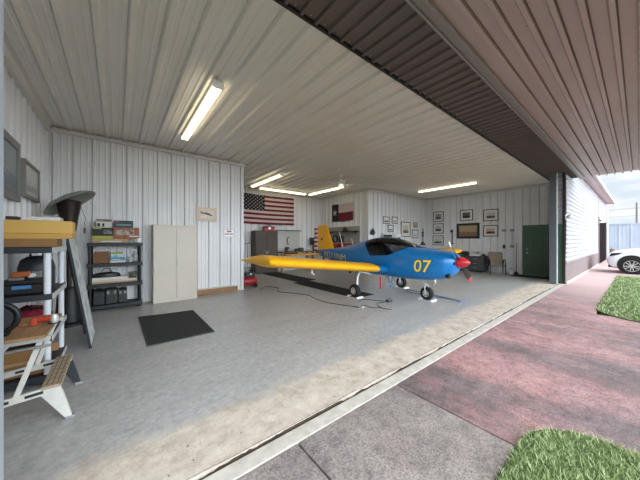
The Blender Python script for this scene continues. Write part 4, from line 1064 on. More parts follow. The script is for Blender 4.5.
# ------------------------------------------------------------------ white and grey shelf unit at the left
M_slate = mat('slate_plastic', '#272c33', .5); M_lgrey = mat('light_grey_plastic', '#c9cccd', .5); M_post = mat('white_post', '#dfe3ea', .4)
wsu = thing('plastic_shelf', 'grey shelf unit with white posts in the left foreground', 'shelf unit', (-.52, 3.78, 0), PI / 2)
shelf_unit(wsu, .92, .50, [.12, .52, .945, 1.425], M_slate, M_post,   .028, .058, (M_lgrey, M_slate))  # one grey plastic: door light put into the paler side rails
# local x runs along +Y of the room, local y runs towards the left wall: helper to place things on its tiers
def on(xr, yr, z): return (xr, yr, z)
T1, T2, T3, T4 = 1.4295, .9495, .5245, .1245
carton('cardboard_box', 'flat brown cardboard box under the yellow box on the white-posted shelf', 'box', (-.72, 3.98, T1), (.46, .40, .082), mat('carton_brown', '#8e6a3f', .8, var=.12), rot=.02)
yb_ = thing('yellow_box', 'long yellow foam block topping the white-posted shelf unit', 'foam block', (-.66, 3.94, T1 + .083), .0)
MB().box(-.42, .285, -.15, .10, 0, .052).build('base_layer', mat('yellow_foam_low', '#c49a4e', .7), yb_, bevel=.004); MB().box(-.42, .29, -.155, .105, .053, .185).build('top_layer', mat('yellow_foam', '#d3a95a', .7, var=.08, scale=3), yb_, bevel=.006)
carton('book', 'white hardback book lying on the yellow foam block', 'book', (-.58, 3.885, T1 + .2685), (.24, .17, .038), M_wcard)
carton('small_box', 'small dark box left of the white book on the yellow foam block', 'box', (-.80, 3.86, T1 + .2685), (.08, .10, .034), M_dark)
case = thing('tool_case', 'low black case with a blue badge on the second tier of the white-posted shelf', 'tool case', (-.755, 4.00, T2))
MB().box(-.16, .16, -.16, .16, 0, .10).build('body', M_black, case, bevel=.015); MB().box(-.15, .15, -.15, .15, .10, .14).build('lid', M_black, case, bevel=.012); MB().box(-.05, .08, -.163, -.16, .06, .095).build('badge', mat('blue_badge', '#3f79ad', .5), case)
jg = thing('jigsaw', 'orange brown hand tool lying on the black case with the blue badge', 'power tool', (-.77, 3.98, T2 + .1405))
MB().bar((-.07, 0, .05), (.07, 0, .06), .06, .06).build('body', mat('orange_tool', '#a85a2c', .4), jg, bevel=.015); MB().box(-.08, .02, -.03, .03, 0, .025).build('sole', M_steel, jg); MB().box(.05, .10, -.025, .025, .02, .06).build('collar', M_white, jg, bevel=.005)
bp_ = thing('blower', 'dark grey machine with a rounded top at the back of the second shelf tier', 'machine', (-.72, 4.34, T2))
MB().lathe([(.14, 0), (.15, .05), (.15, .24), (.13, .32), (.08, .36), (.02, .37)], n=20, M=Matrix.Diagonal((1, .9, 1, 1))).build('body', M_dark, bp_, smooth=True); MB().tube([(-.05, 0, .36), (-.05, 0, .41), (.05, 0, .41), (.05, 0, .36)], .013, 8).build('handle', M_black, bp_); MB().box(-.05, .06, -.142, -.132, .12, .20).build('panel', M_grey, bp_, bevel=.004)
tubw = thing('plastic_tub', 'cream plastic tub at the near left edge of the second shelf tier', 'tub', (-.955, 3.91, T2))
MB().lathe([(.025, 0), (.03, .10), (.03, .125), (.01, .128)], n=18).build('body', mat('cream_tub', '#d8d0c0', .5), tubw, smooth=True); MB().box(-.02, .02, -.032, -.026, .03, .08).build('label', M_dark, tubw)
rg_ = thing('cloth_bag', 'crumpled dark red cloth bag on the third tier of the white-posted shelf', 'bag', (-.76, 4.26, T3))
mbb = MB(); mbb.lathe([(.20, 0), (.22, .06), (.21, .14), (.15, .20), (.05, .23), (.01, .225)], n=28, M=Matrix.Diagonal((.80, 1.25, 1, 1)))
rn = random.Random(4); mbb.v = [(x + rn.uniform(-.012, .012), y_ + rn.uniform(-.012, .012), z + (rn.uniform(-.015, .015) if z > .02 else 0)) for x, y_, z in mbb.v]
mbb.build('body', mat('dark_red_cloth', '#8f1f33', .8, var=.25, scale=8), rg_, smooth=True); MB().tube([(-.10, -.2, .17), (0, -.15, .235), (.09, -.1, .225), (.15, -.02, .17)], .012, 6).build('strap', M_black, rg_)
stp = thing('cable_bundle', 'black and white cable bundle beside the red bag near the white post', 'cables', (-.66, 3.87, T3))
MB().torus((0, 0, .014), .05, .012, 'z', 24, 6).torus((.005, .005, .036), .045, .011, 'z', 24, 6).build('coil', M_black, stp, smooth=True); MB().torus((0, .005, .058), .040, .010, 'z', 24, 6).build('pale_coil', M_white, stp, smooth=True)
cb_ = thing('cardboard_box', 'brown cardboard carton on the bottom tier of the white-posted shelf', 'box', (-.77, 4.03, T4))
MB().box(-.17, .17, -.17, .17, 0, .28).build('body', mat('carton_plain', '#9b7347', .8, var=.1), cb_, bevel=.004); MB().box(-.17, .17, -.1712, -.17, .12, .15).build('tape', mat('packing_tape', '#b99a6c', .4), cb_)
carton('wood_block', 'small tan wooden block at the right end of the bottom shelf tier', 'block', (-.60, 4.56, T4), (.06, .06, .10), M_wood)
carton('storage_bin', 'grey plastic bin at the back of the bottom tier of the white-posted shelf', 'bin', (-.80, 4.40, T4), (.28, .28, .22), M_dark, bevel=.01)

# ------------------------------------------------------------------ folding workbench in the left foreground
wm = thing('folding_workbench', 'white folding workbench with a tan step board at the lower left', 'workbench', (-.36, 3.33, 0))
yN, yF = -.33, .32
M_wm = mat('worn_white_metal', '#d6d4cd', .45, var=.12, scale=10)
for y_ in (yN, yF):
    f = MB(); f.bar((-.66, y_, .235), (.0, y_, .285), .035, .055)
    rl = f.build('base_rail', M_wm, wm, bevel=.005)
    for q in range(3): MB().bar((-.56 + q * .18, y_ - .0185, .245 + q * .0136), (-.46 + q * .18, y_ - .0185, .2525 + q * .0136), .003, .022).build('slot', M_dark, rl)
    lgp = MB(); lgp.prism([(-.13, .275), (.005, .265), (.072, .0), (.035, .0)], 'y', y_ - .018, y_ + .018)
    lg_ = lgp.build('foot', M_wm if y_ == yN else M_dark, wm, bevel=.004)
    MB().box(.02, .085, y_ - .024, y_ + .024, 0, .028).build('rubber_tip', M_grey, lg_, bevel=.008)
    MB().bar((-.25, y_, .275), (-.115, y_, .70), .03, .035).build('upright', M_wm, wm, bevel=.004)
    MB().bar((-.62, y_, .26), (-.30, y_, .69), .025, .03).build('brace', M_alu, wm, bevel=.004)
    MB().prism([(-.63, 0), (-.585, 0), (-.52, .25), (-.60, .25)], 'y', y_ - .016, y_ + .016).build('foot', M_wm, wm, bevel=.004)
    MB().bar((-.66, y_, .705), (-.06, y_, .705), .05, .035).build('top_rail', M_alu, wm, bevel=.004)
stp_ = MB(); stp_.box(-.115, .004, yN - .02, yF + .02, .293, .318)
bo_ = stp_.build('step_board', mat('speckled_tan_board', '#b9a991', .8, col2='#9a8a74', scale=40), wm, bevel=.004)
gv = MB()
for q in range(3): gv.box(-.09 + .032 * q, -.084 + .032 * q, yN, yF, .3178, .3188)
for q in range(7): gv.box(-.11, 0, yN + .02 + q * .1, yN + .025 + q * .1, .3178, .3186)
gv.build('groove', mat('dark_groove', '#6b5c4b', .9), bo_)
for x0, x1 in ((-.66, -.40), (-.37, -.08)):
    MB().box(x0, x1, yN - .06, yF + .06, .7235, .748).build('jaw', mat('worn_plywood', '#a8845c', .7, var=.3, scale=5, stretch=(8, 1, 1)), wm, bevel=.003)
MB().tube([(-.60, yN - .06, .66), (-.05, yN - .06, .66)], .012, 8).build('vise_screw', M_steel, wm)
wr = thing('hose_reel', 'black round reel with an orange hub standing on the folding workbench', 'reel', (-.735, 3.12, .7485))
MB().torus((0, 0, .135), .115, .02, 'y', 36, 10).build('rim', M_black, wr, smooth=True); MB().lathe([(.095, -.02), (.095, .02)], (0, 0, .135), 'y', 28).build('drum', M_dark, wr); MB().lathe([(.03, -.035), (.034, 0), (.03, .03)], (0, 0, .135), 'y', 18).build('hub', mat('orange_hub', '#c8462a', .4), wr, smooth=True); MB().box(-.07, .07, -.04, .04, 0, .02).build('stand', M_black, wr, bevel=.004)
gd_ = thing('angle_grinder', 'small orange red power tool at the right end of the folding workbench top', 'power tool', (-.49, 3.30, .7485))
M_ored = mat('orange_red_plastic', '#b8412a', .45)
MB().cyl((-.06, .02, .045), (.03, 0, .05), .022, .026, 14).build('body', M_ored, gd_, smooth=True); MB().lathe([(.025, 0), (.03, .04), (.02, .07)], (.05, 0, .01), n=16).build('gear_head', M_alu, gd_, smooth=True); MB().lathe([(.045, 0), (.045, .006)], (.05, 0, .004), n=22).build('disc', M_dark, gd_); MB().box(-.10, -.055, -.01, .05, 0.0, .065).build('grip', M_ored, gd_, bevel=.012)
ob = thing('offcut_board', 'worn tan plywood offcut lying on the folding workbench', 'board', (-.70, 3.46, .7485), .10)
MB().box(-.20, .16, -.12, .14, 0, .018).build('sheet', M_wood, ob, bevel=.002); MB().box(-.15, .05, -.121, -.1195, .002, .016).build('stain', mat('red_stain', '#8c3426', .7), ob)

# ------------------------------------------------------------------ mats, cords, compressor
M_mat = mat('dark_floor_mat', '#2a2b2c', .85, var=.25, scale=30, bump=.4, bscale=120)
fm_ = thing('floor_mat', 'square charcoal mat on the floor in front of the beige cabinet', 'mat', (0, 0, 0))
MB().prism([(.33, 6.04), (1.26, 5.90), (1.24, 4.32), (.34, 4.31)], 'z', .0005, .009).build('pad', M_mat, fm_, bevel=.003)
e_ = MB(); e_.tube([(.33, 6.04, .008), (1.26, 5.90, .008), (1.24, 4.32, .008), (.34, 4.31, .008)], .012, 6, closed=True); e_.build('edge_binding', mat('grey_binding', '#45474a', .8), fm_)
M_run = mat('black_runner', '#1d1c1c', .9, var=.2, scale=20)
rm = thing('floor_runner', 'long black runner mat beneath the airplane from wheel to rear wall', 'mat', (5.17, 6.0, .0005))
MB().box(-.36, .36, -1.45, 1.55, 0, .008).build('pad', M_run, rm)
rm2 = thing('floor_runner', 'farther black runner mat beneath the tail, offset from the first', 'mat', (5.45, 9.05, .0005))
MB().box(-.42, .42, -1.45, 1.8, 0, .008).build('pad', M_run, rm2)
dm = thing('door_mat', 'dark doormat on the floor before the green door', 'mat', (13.25, 2.78, .0005))
MB().box(-.45, .42, -.72, .60, 0, .012).build('pad', M_mat, dm, bevel=.003)
def curve_pts(ctrl, n=10):
    out = []; c_ = [Vector(p) for p in ctrl]
    for i in range(len(c_) - 1):
        p0, p1, p2, p3 = c_[max(i - 1, 0)], c_[i], c_[i + 1], c_[min(i + 2, len(c_) - 1)]
        for k in range(n):
            t = k / n
            out.append(.5 * ((2 * p1) + (p2 - p0) * t + (2 * p0 - 5 * p1 + 4 * p2 - p3) * t * t + (3 * p1 - p0 - 3 * p2 + p3) * t**3))
    out.append(c_[-1]); return out
r_ = .007
cd_ = thing('extension_lead', 'long black power cord snaking from the compressor across the floor', 'cord', (3.6, 6.5, 0))
loc = lambda p: (p[0] - 3.6, p[1] - 6.5, r_ + .0015)
MB().tube(curve_pts([loc(p) for p in [(3.35, 7.05), (3.75, 7.45), (3.93, 7.0), (3.66, 6.55), (3.85, 6.1), (4.05, 5.6), (3.95, 5.15), (3.92, 4.75), (3.95, 4.54), (4.08, 4.2), (4.18, 3.95)]]), r_, 8).build('cable', M_black, cd_, smooth=True)
MB().bar(loc((4.16, 4.0)), loc((4.20, 3.88)), .035, .016).build('plug', M_black, cd_, bevel=.004)
cd2 = thing('charger_lead', 'short black lead running to the small green charger on the floor', 'cord', (4.6, 3.7, 0))
loc2 = lambda p: (p[0] - 4.6, p[1] - 3.7, r_ + .0015)
MB().tube(curve_pts([loc2(p) for p in [(4.27, 3.83), (4.32, 3.92), (4.42, 3.90), (4.40, 3.70), (4.55, 3.55), (4.62, 3.68), (4.80, 3.85), (5.04, 3.82)]]), r_, 8).build('cable', M_black, cd2, smooth=True)
MB().bar(loc2((4.24, 3.80)), loc2((4.30, 3.86)), .05, .02).build('plug', M_white, cd2, bevel=.004)
MB().tube(curve_pts([loc2(p) for p in [(4.55, 3.55), (4.56, 3.42), (4.63, 3.33)]]), r_, 8).build('tail', M_black, cd2, smooth=True)
cd3 = tag(MB().tube(curve_pts([(4.62, 4.25, .009), (4.85, 4.32, .009), (5.0, 4.05, .009), (5.12, 3.9, .009)]), r_, 8).build('charger_cable', M_black, smooth=True), 'thin black cable running from behind the main wheel to the green charger', 'cord')
chg = thing('battery_charger', 'small dark green battery charger on the concrete floor under the wing', 'charger', (5.16, 3.79, 0))
MB().box(-.075, .075, -.05, .05, 0, .055).build('body', mat('dark_green_plastic', '#2d3a34', .5), chg, bevel=.012); MB().box(-.05, .03, -.035, .03, .055, .062).build('panel', M_grey, chg, bevel=.003)
MB().tube([(-.06, 0, .05), (-.05, 0, .085), (.05, 0, .085), (.06, 0, .05)], .007, 6).build('handle', M_black, chg)
ac = thing('air_compressor', 'red air compressor on the floor just past the end of the back wall', 'compressor', (3.27, 7.72, 0))
Ma = Matrix.Identity(4)
MB().lathe([(.03, -.26), (.11, -.24), (.135, -.18), (.135, .18), (.11, .24), (.03, .26)], (0, 0, .20), 'x', 24).build('tank', mat('compressor_red', '#9a1f24', .35), ac, smooth=True)
MB().box(-.13, .05, -.09, .09, .34, .47).lathe([(.07, -.08), (.07, .08)], (.11, 0, .42), 'x', 18).build('motor', M_dark, ac, bevel=.012)
MB().tube([(-.22, 0, .30), (-.24, 0, .62), (.18, 0, .62), (.2, 0, .32)], .012, 8).build('handle', M_black, ac)
for s_ in (-1, 1): MB().lathe([(.02, -.02), (.07, -.02), (.07, .02), (.02, .02)], (.16, s_ * .14, .07), 'y', 20).build('wheel', M_rubber, ac, smooth=True)
MB().box(-.2, -.16, -.08, .08, 0, .09).build('foot', M_rubber, ac)
MB().cyl((.02, -.10, .43), (.02, -.13, .43), .028, n=14).build('gauge', M_white, ac)
# ------------------------------------------------------------------ rear alcove
M_bcab = mat('brown_cabinet_paint', '#47392d', .5, var=.06, scale=2)
rc = thing('storage_cabinet', 'tall brown two-door cabinet below the stars and stripes flag', 'cabinet', (5.27, 10.42, 0))
MB().box(-.55, .55, 0, .46, .05, 1.92).build('body', M_bcab, rc, bevel=.006); MB().box(-.53, .53, .03, .44, 0, .05).build('plinth', M_black, rc)
for s_ in (-1, 1):
    x0, x1 = (-.54, -.004) if s_ < 0 else (.004, .54)
    d = MB().box(x0, x1, -.018, 0, .07, 1.90).build('door', M_bcab, rc, bevel=.004)
    MB().box(s_ * .03 - .008, s_ * .03 + .008, -.04, -.018, .9, 1.0).build('handle', M_steel, d, bevel=.003)
tbx = thing('toolbox', 'red and black toolbox on top of the brown cabinet', 'toolbox', (5.45, 10.62, 1.9205))
MB().box(-.26, .26, -.10, .10, 0, .14).build('body', M_red, tbx, bevel=.008); MB().prism([(-.10, .141), (.10, .141), (.06, .20), (-.06, .20)], 'x', -.26, .26).build('lid', M_black, tbx); MB().tube([(-.12, 0, .20), (-.12, 0, .25), (.12, 0, .25), (.12, 0, .20)], .012, 8).build('handle', M_black, tbx); MB().box(-.05, .05, -.108, -.10, .08, .15).build('latch', M_steel, tbx)
M_pb = mat('pale_pegboard', '#bdbbb5', .6)
pg = thing('pegboard', 'white pegboard above the rear workbench, topped by a black shelf rail', 'pegboard', (6.65, YB - .004, .95))
MB().box(-.80, .72, -.02, 0, 0, 1.0).build('panel', M_pb, pg); MB().box(-.82, .74, -.16, 0, 1.0, 1.035).build('top_rail', M_black, pg)
hl = MB()
for i in range(30):
    for j in range(18): hl.box(-.76 + i * .05, -.753 + i * .05, -.0212, -.02, .06 + j * .05, .067 + j * .05)
hl.build('peg_holes', M_dark, pg)
wbn = thing('workbench', 'wooden workbench under the white pegboard on the rear wall', 'workbench', (6.85, 10.52, 0))
MB().box(-.95, .95, -.32, .30, .90, .95).build('top', mat('bench_top', '#76553a', .6, var=.2, scale=4), wbn, bevel=.004)
for x_ in (-.88, .88):
    for y_ in (-.27, .25): MB().box(x_ - .045, x_ + .045, y_ - .045, y_ + .045, 0, .899).build('leg', M_wood, wbn)
MB().box(-.83, .83, -.25, .22, .25, .28).build('lower_shelf', M_wood, wbn)
dw = MB().box(-.6, -.05, -.30, .1, .74, .895).build('drawer', M_dark, wbn, bevel=.004); MB().box(-.40, -.25, -.33, -.30, .80, .83).build('handle', M_steel, dw)
bz = .9505
cp = thing('hand_clamp', 'dark curved clamp hanging on the pegboard above the rear bench', 'clamp', (6.62, YB - .05, 1.30))
MB().tube([(0.10, -.02, 0), (.02, -.02, -.02), (-.02, -.02, .12), (.0, -.02, .30), (.09, -.02, .34)], .022, 8).build('frame', M_black, cp, smooth=True); MB().cyl((.09, -.02, .0), (.09, -.02, .16), .01, n=8).build('screw', M_steel, cp)
for i, (x_, h_, lab) in enumerate([(5.98, .45, 'silver long tool hanging leftmost on the pegboard'), (6.12, .36, 'second silver tool hanging on the pegboard beside the leftmost')]):
    t = thing('wrench', lab, 'wrench', (x_, YB - .026, 1.05), 0, 'wrenches on the pegboard')
    MB().bar((0, -.012, 0), (.01, -.012, h_), .045, .014, up=(0, 1, 0)).build('shank', M_steel, t); MB().torus((.01, -.012, h_ + .03), .035, .012, 'y', 16, 6).build('ring_end', M_steel, t)
vs_ = thing('bench_vise', 'dark bench vise on the left of the rear workbench', 'vise', (6.28, 10.42, bz))
MB().box(-.07, .07, -.08, .08, 0, .05).build('base', M_dark, vs_, bevel=.006); MB().box(-.05, .05, -.05, .10, .05, .17).build('body', M_dark, vs_, bevel=.012); MB().box(-.08, .08, -.14, -.10, .09, .22).build('jaw', M_dark, vs_, bevel=.006); MB().box(-.08, .08, -.05, -.01, .171, .22).build('fixed_jaw', M_dark, vs_, bevel=.006); MB().cyl((0, -.24, .12), (0, -.05, .12), .014, n=8).build('screw', M_steel, vs_)
carton('parts_box', 'olive parts box on the right of the rear workbench', 'box', (7.12, 10.45, bz), (.22, .2, .17), mat('olive_box', '#4e4a30', .6))
carton('parts_box', 'small dark parts box beside the olive box on the rear workbench', 'box', (6.90, 10.48, bz), (.14, .16, .13), M_dark)
dp = thing('drill_press', 'black floor-standing drill press right of the rear workbench', 'drill press', (8.06, 10.60, 0))
MB().box(-.20, .20, -.30, .16, 0, .05).build('base', M_black, dp, bevel=.01); MB().cyl((0, .08, .05), (0, .08, 1.35), .045, n=14).build('column', M_dark, dp, smooth=True)
MB().box(-.14, .14, -.24, .20, 1.25, 1.50).build('head', M_black, dp, bevel=.03); MB().box(-.15, .15, -.18, .22, 1.505, 1.62).build('belt_cover', M_black, dp, bevel=.03); MB().cyl((0, -.15, 1.10), (0, -.15, 1.25), .03, n=12).build('chuck', M_steel, dp); MB().lathe([(.16, .92), (.16, .95), (.03, .96)], (0, -.12, 0), n=20).build('table', M_dark, dp)
for k in range(3):
    a = 2 * PI * k / 3 + .3; MB().cyl((.15, -.08, 1.36), (.17, -.08 + .16 * math.cos(a), 1.36 + .16 * math.sin(a)), .008, n=6).build('feed_handle', M_steel, dp)
hs = thing('hand_truck', 'grey upright hand truck standing beside the brown cabinet', 'hand truck', (4.42, 10.55, 0))
MB().tube([(0, 0, .02), (0, 0.03, 1.36)], .02, 8).build('mast', M_grey, hs); MB().tube([(-.14, .03, 1.36), (.14, .03, 1.36)], .02, 8).build('handle', M_grey, hs); MB().box(-.2, .2, -.25, .02, 0, .02).build('toe_plate', M_dark, hs)
for s_ in (-1, 1): MB().lathe([(.03, -.03), (.11, -.03), (.12, 0), (.11, .03), (.03, .03)], (s_ * .22, .08, .12), 'x', 18).build('wheel', M_rubber, hs, smooth=True)
MB().cyl((-.2, .08, .12), (.2, .08, .12), .012, n=8).build('axle', M_steel, hs)
hb = thing('hanging_bag', 'dark bag hanging beside the corner left of the stars and stripes flag', 'bag', (4.15, YB - .03, 1.55))
MB().lathe([(.02, -.02), (.12, .02), (.15, .14), (.13, .30), (.05, .36)], n=18, M=Matrix.Diagonal((1, .45, 1, 1)) @ Matrix.Translation((0, -.18, 0))).build('body', M_black, hb, smooth=True); MB().tube([(-.05, -.08, .34), (0, -.05, .46), (.05, -.08, .34)], .01, 6).build('strap', M_black, hb)
# alcove side wall: pegboard, shelf, bench with red chests
p2 = thing('pegboard', 'grey pegboard below the single-star flag on the alcove side wall', 'pegboard', (XT - .004, 9.25, 1.0), -PI / 2)
MB().box(-1.13, 1.13, -.02, 0, 0, 1.16).build('panel', mat('grey_pegboard', '#98968f', .6), p2); MB().box(-1.13, 1.13, -.27, -.02, .90, .93).build('shelf', M_black, p2)
for q in (-.9, .9): MB().prism([(-.13, .899), (-.02, .899), (-.02, .80)], 'x', q - .01, q + .01).build('bracket', M_black, p2)
b2 = thing('workbench', 'grey workbench under the pegboard on the alcove side wall', 'workbench', (8.52, 9.10, 0))
MB().box(-.33, .30, -1.0, 1.0, .88, .92).build('top', M_grey, b2, bevel=.004)
for x_ in (-.27, .24):
    for y_ in (-.94, .94): MB().box(x_ - .035, x_ + .035, y_ - .035, y_ + .035, 0, .879).build('leg', M_dark, b2)
b2z = .9205
for y_, w_, hh, lab in [(8.55, .74, .20, 'long red tool chest on the grey workbench in the alcove'), (9.42, .30, .16, 'smaller red box further along the grey workbench')]:
    t = thing('tool_chest', lab, 'tool chest', (8.62, y_, b2z + .25 if False else b2z), 0, 'red chests on the grey workbench')
    MB().box(-.12, .12, -w_ / 2, w_ / 2, 0, hh + .22).build('body', M_red, t, bevel=.006)
    for q in range(3): 
        dd = MB().box(-.128, -.12, -w_ / 2 + .02, w_ / 2 - .02, .02 + q * (hh + .2) / 3, (q + 1) * (hh + .2) / 3).build('drawer', M_red, t, bevel=.002); MB().box(-.14, -.128, -w_ / 4, w_ / 4, .05 + q * (hh + .2) / 3, .065 + q * (hh + .2) / 3).build('handle', M_steel, dd)
hc = thing('hose_coil', 'black hose coil hanging on the grey pegboard', 'hose', (XT - .07, 9.75, 1.56))
MB().torus((0, 0, 0), .17, .022, 'x', 28, 8).torus((-.03, 0, -.01), .16, .02, 'x', 28, 8).build('coil', M_black, hc, smooth=True)
hd_ = thing('tool_bag', 'black tool bag hanging beside the hose coil on the grey pegboard', 'bag', (XT - .04, 9.28, 1.38))
MB().box(-.11, 0, -.13, .13, 0, .32).build('body', M_black, hd_, bevel=.03); MB().tube([(-.05, -.06, .32), (-.05, 0, .42), (-.05, .06, .32)], .01, 6).build('strap', M_black, hd_)
wh = thing('dome', 'black round helmet resting on the pegboard shelf', 'dome', (XT - .15, 8.95, 1.9305))  # dark dome of unknown kind, given the shape of a helmet
MB().lathe([(.085, 0), (.105, .04), (.11, .10), (.09, .16), (.05, .195), (.005, .205)], n=22).build('shell', M_black, wh, smooth=True); MB().box(-.118, -.09, -.07, .07, .05, .10).build('visor', M_dark, wh, bevel=.006)
br = thing('support_pole', 'pale pole leaning across the pegboard behind the airplane tail', 'pole', (8.3, 8.80, b2z + .003))
MB().cyl((-.08, -.27, .03), (.18, .32, .98), .017, n=10).build('shaft', M_white, br, smooth=True); MB().lathe([(.02, 0), (.024, .04)], (-.08, -.27, 0), n=10).build('tip', M_black, br)

# ------------------------------------------------------------------ middle wall bits
hk = thing('helmet_bag', 'dark pear-shaped bag hung at the wall corner left of the framed pictures', 'bag', (9.05, YM - .004, 1.72))
MB().lathe([(.02, 0), (.10, .03), (.13, .10), (.11, .18), (.04, .27), (.02, .30)], n=20, M=Matrix.Translation((0, -.09, 0)) @ Matrix.Diagonal((1, .6, 1, 1))).build('body', M_black, hk, smooth=True); MB().tube([(0, -.09, .29), (0, -.03, .34), (0, 0, .345)], .007, 6).build('loop', M_black, hk)
ws = thing('wall_shelf', 'narrow grey shelf on the middle wall behind the canopy', 'shelf', (10.45, YM - .003, 1.62))
MB().box(-.75, .75, -.22, 0, 0, .025).build('board', M_lgrey, ws)
for q in (-.6, .6): MB().prism([(-.18, -.001), (0, -.001), (0, -.14)], 'x', q - .01, q + .01).build('bracket', M_dark, ws)
carton('radio_box', 'long black radio on the narrow grey shelf', 'radio', (10.07, YM - .12, 1.6455), (.56, .14, .10), M_black, bevel=.01)
carton('small_box', 'white box on the right of the narrow grey shelf', 'box', (10.88, YM - .12, 1.6455), (.42, .15, .14), M_white)
hg = thing('headset', 'grey headset standing at the left end of the narrow grey shelf', 'headset', (9.67, YM - .12, 1.6455))
MB().tube([(-.06, 0, .04), (-.065, 0, .12), (0, 0, .19), (.065, 0, .12), (.06, 0, .04)], .012, 8).build('band', M_grey, hg, smooth=True)
for s_ in (-1, 1): MB().lathe([(.035, -.02), (.04, 0), (.03, .02)], (s_ * .06, 0, .04), 'x', 14).build('ear_cup', M_grey, hg, smooth=True)
fl = thing('metal_wall_ornament', 'dark metal flower ornament with a stepped base on the middle wall', 'ornament', (13.38, YM - .004, 1.22))
M_iron = mat('wrought_iron', '#4a4745', .5, metal=.3)
MB().box(-.19, .19, -.12, 0, 0, .05).box(-.13, .13, -.09, 0, .05, .12).box(-.07, .07, -.06, 0, .12, .18).build('base', M_iron, fl)
MB().tube([(0, -.04, .18), (.01, -.04, .45), (0, -.04, .84)], .018, 8).build('stem', M_iron, fl)
for sx, z_, a in [(-1, .42, .6), (1, .46, .6), (-1, .60, .8), (1, .62, .8), (0, .76, 1.2)]:
    MB().lathe([(.005, 0), (.055, .07), (.045, .14), (.004, .18)], n=12, M=Matrix.Translation((0, -.04, z_)) @ Matrix.Rotation(sx * a * .9, 4, 'Y') @ Matrix.Diagonal((1, .4, 1, 1))).build('leaf', M_iron, fl, smooth=True)

# ------------------------------------------------------------------ right wall
cs_ = thing('candle_sconce', 'slim dark wall sconce between the picture column and the large artwork', 'sconce', (XR, 6.12, 1.30), -PI / 2)
MB().box(-.02, .02, -.03, -.002, 0, .62).build('back_strip', M_iron, cs_); MB().lathe([(.02, 0), (.06, .03), (.06, .14), (.03, .15)], (0, -.07, .58), n=16).build('lamp_glass', M_black, cs_, smooth=True); MB().box(-.09, .09, -.09, -.002, -.02, .02).build('foot', M_iron, cs_)
def elec(y_, z_, w_, h_, label, m_, name='outlet_box', lid=True):
    t = thing(name, label, 'electrical box', (XR, y_, z_), -PI / 2)
    MB().box(-w_ / 2, w_ / 2, -.05, -.002, -h_ / 2, h_ / 2).build('box', m_, t, bevel=.005)
    MB().box(-w_ * .42, w_ * .42, -.056, -.05, -h_ * .42, h_ * .42).build('cover_plate', m_, t, bevel=.002)
    return t
M_galv = mat('galvanised_steel', '#8f9498', .4, metal=.5)
elec(3.83, 1.935, .15, .11, 'grey electrical box at head height, farther from the green door', M_galv)
elec(3.53, 1.935, .15, .11, 'grey electrical box at head height, nearer the green door', M_galv)
elec(3.53, 1.215, .15, .11, 'grey electrical box at waist height under the vertical conduit', M_galv)
elec(3.83, 1.20, .08, .17, 'black switch box beside the waist-high waist-high grey electrical box', M_black, 'switch_box')
cn = tag(MB().cyl((XR - .03, 3.53, 1.272), (XR - .03, 3.53, 1.878), .012, n=8).build('conduit', M_galv), 'thin grey conduit joining the two boxes nearer the green door', 'conduit')
bm_ = thing('broom', 'broom with a brown stick leaning on the wall left of the green door', 'broom', (XR - .10, 3.36, 0))
MB().cyl((0, 0, .10), (.075, 0, 1.38), .012, n=8).build('stick', mat('brown_stick', '#7c7468', .6), bm_); MB().prism([(-.09, .0), (.09, .0), (.03, .12), (-.03, .12)], 'x', -.03, .03).build('bristles', M_dark, bm_)
jgg = thing('plastic_jug', 'white plastic jug on the floor beside the broom', 'jug', (XR - .22, 3.52, 0))
MB().lathe([(.075, 0), (.08, .01), (.08, .15), (.03, .21), (.025, .24)], n=18).build('body', M_white, jgg, smooth=True); MB().lathe([(.028, .24), (.028, .265)], n=14).build('cap', mat('tan_cap', '#8a7a66', .6), jgg)
dk = thing('filing_desk', 'dark grey steel pedestal cabinet against the right wall behind the propeller', 'cabinet', (13.40, 5.15, 0))
M_dk = mat('dark_grey_steel', '#474a4d', .45)
MB().box(-.27, .30, -.68, .68, .08, .72).build('body', M_dk, dk, bevel=.006); MB().box(-.30, .32, -.71, .71, .721, .75).build('top', mat('desk_top_dark', '#3c3d40', .5), dk, bevel=.004); MB().box(-.24, .28, -.65, .65, 0, .08).build('plinth', M_black, dk)
for q in range(3):
    for y0 in (-.66, .02):
        dd = MB().box(-.285, -.27, y0, y0 + .64, .10 + q * .205, .295 + q * .205).build('drawer', M_dk, dk, bevel=.004); MB().box(-.305, -.285, y0 + .24, y0 + .40, .19 + q * .205, .205 + q * .205).build('handle', M_steel, dd)
pr = thing('printer', 'black printer on the left of the dark grey cabinet', 'printer', (13.40, 5.50, .7505))
MB().box(-.2, .2, -.26, .26, 0, .17).build('body', M_black, pr, bevel=.015); MB().box(-.18, .1, -.22, .22, .171, .20).build('lid', M_dark, pr, bevel=.008); MB().box(-.27, -.2, -.18, .18, .03, .045).build('paper_tray', M_grey, pr)
carton('paper_stack', 'white stack of papers on the right of the dark grey cabinet', 'papers', (13.33, 4.85, .7505), (.34, .42, .06), M_white, bevel=.002)
bd_ = thing('ring_binder', 'white binder propped open on the paper stack', 'binder', (13.36, 4.89, .811))
MB().bar((-.05, -.14, .012), (.05, .14, .13), .22, .025).build('cover', M_wcard, bd_); MB().bar((-.02, .02, .02), (.10, -.12, .11), .20, .012).build('flap', M_dark, bd_)
carton('pen_box', 'small black box on the end of the dark grey cabinet by the chair', 'box', (13.40, 4.55, .7505), (.12, .10, .09), M_black)
bn = thing('waste_bin', 'small pale bin on the floor between the cabinet and the chair', 'bin', (13.22, 4.22, 0)) if False else None
chn = thing('patio_chair', 'brown sling chair with black arms against the right wall', 'chair', (13.00, 3.90, 0), -PI / 2 + .45)
M_sling = mat('brown_sling_fabric', '#93836f', .8, var=.12, scale=20)
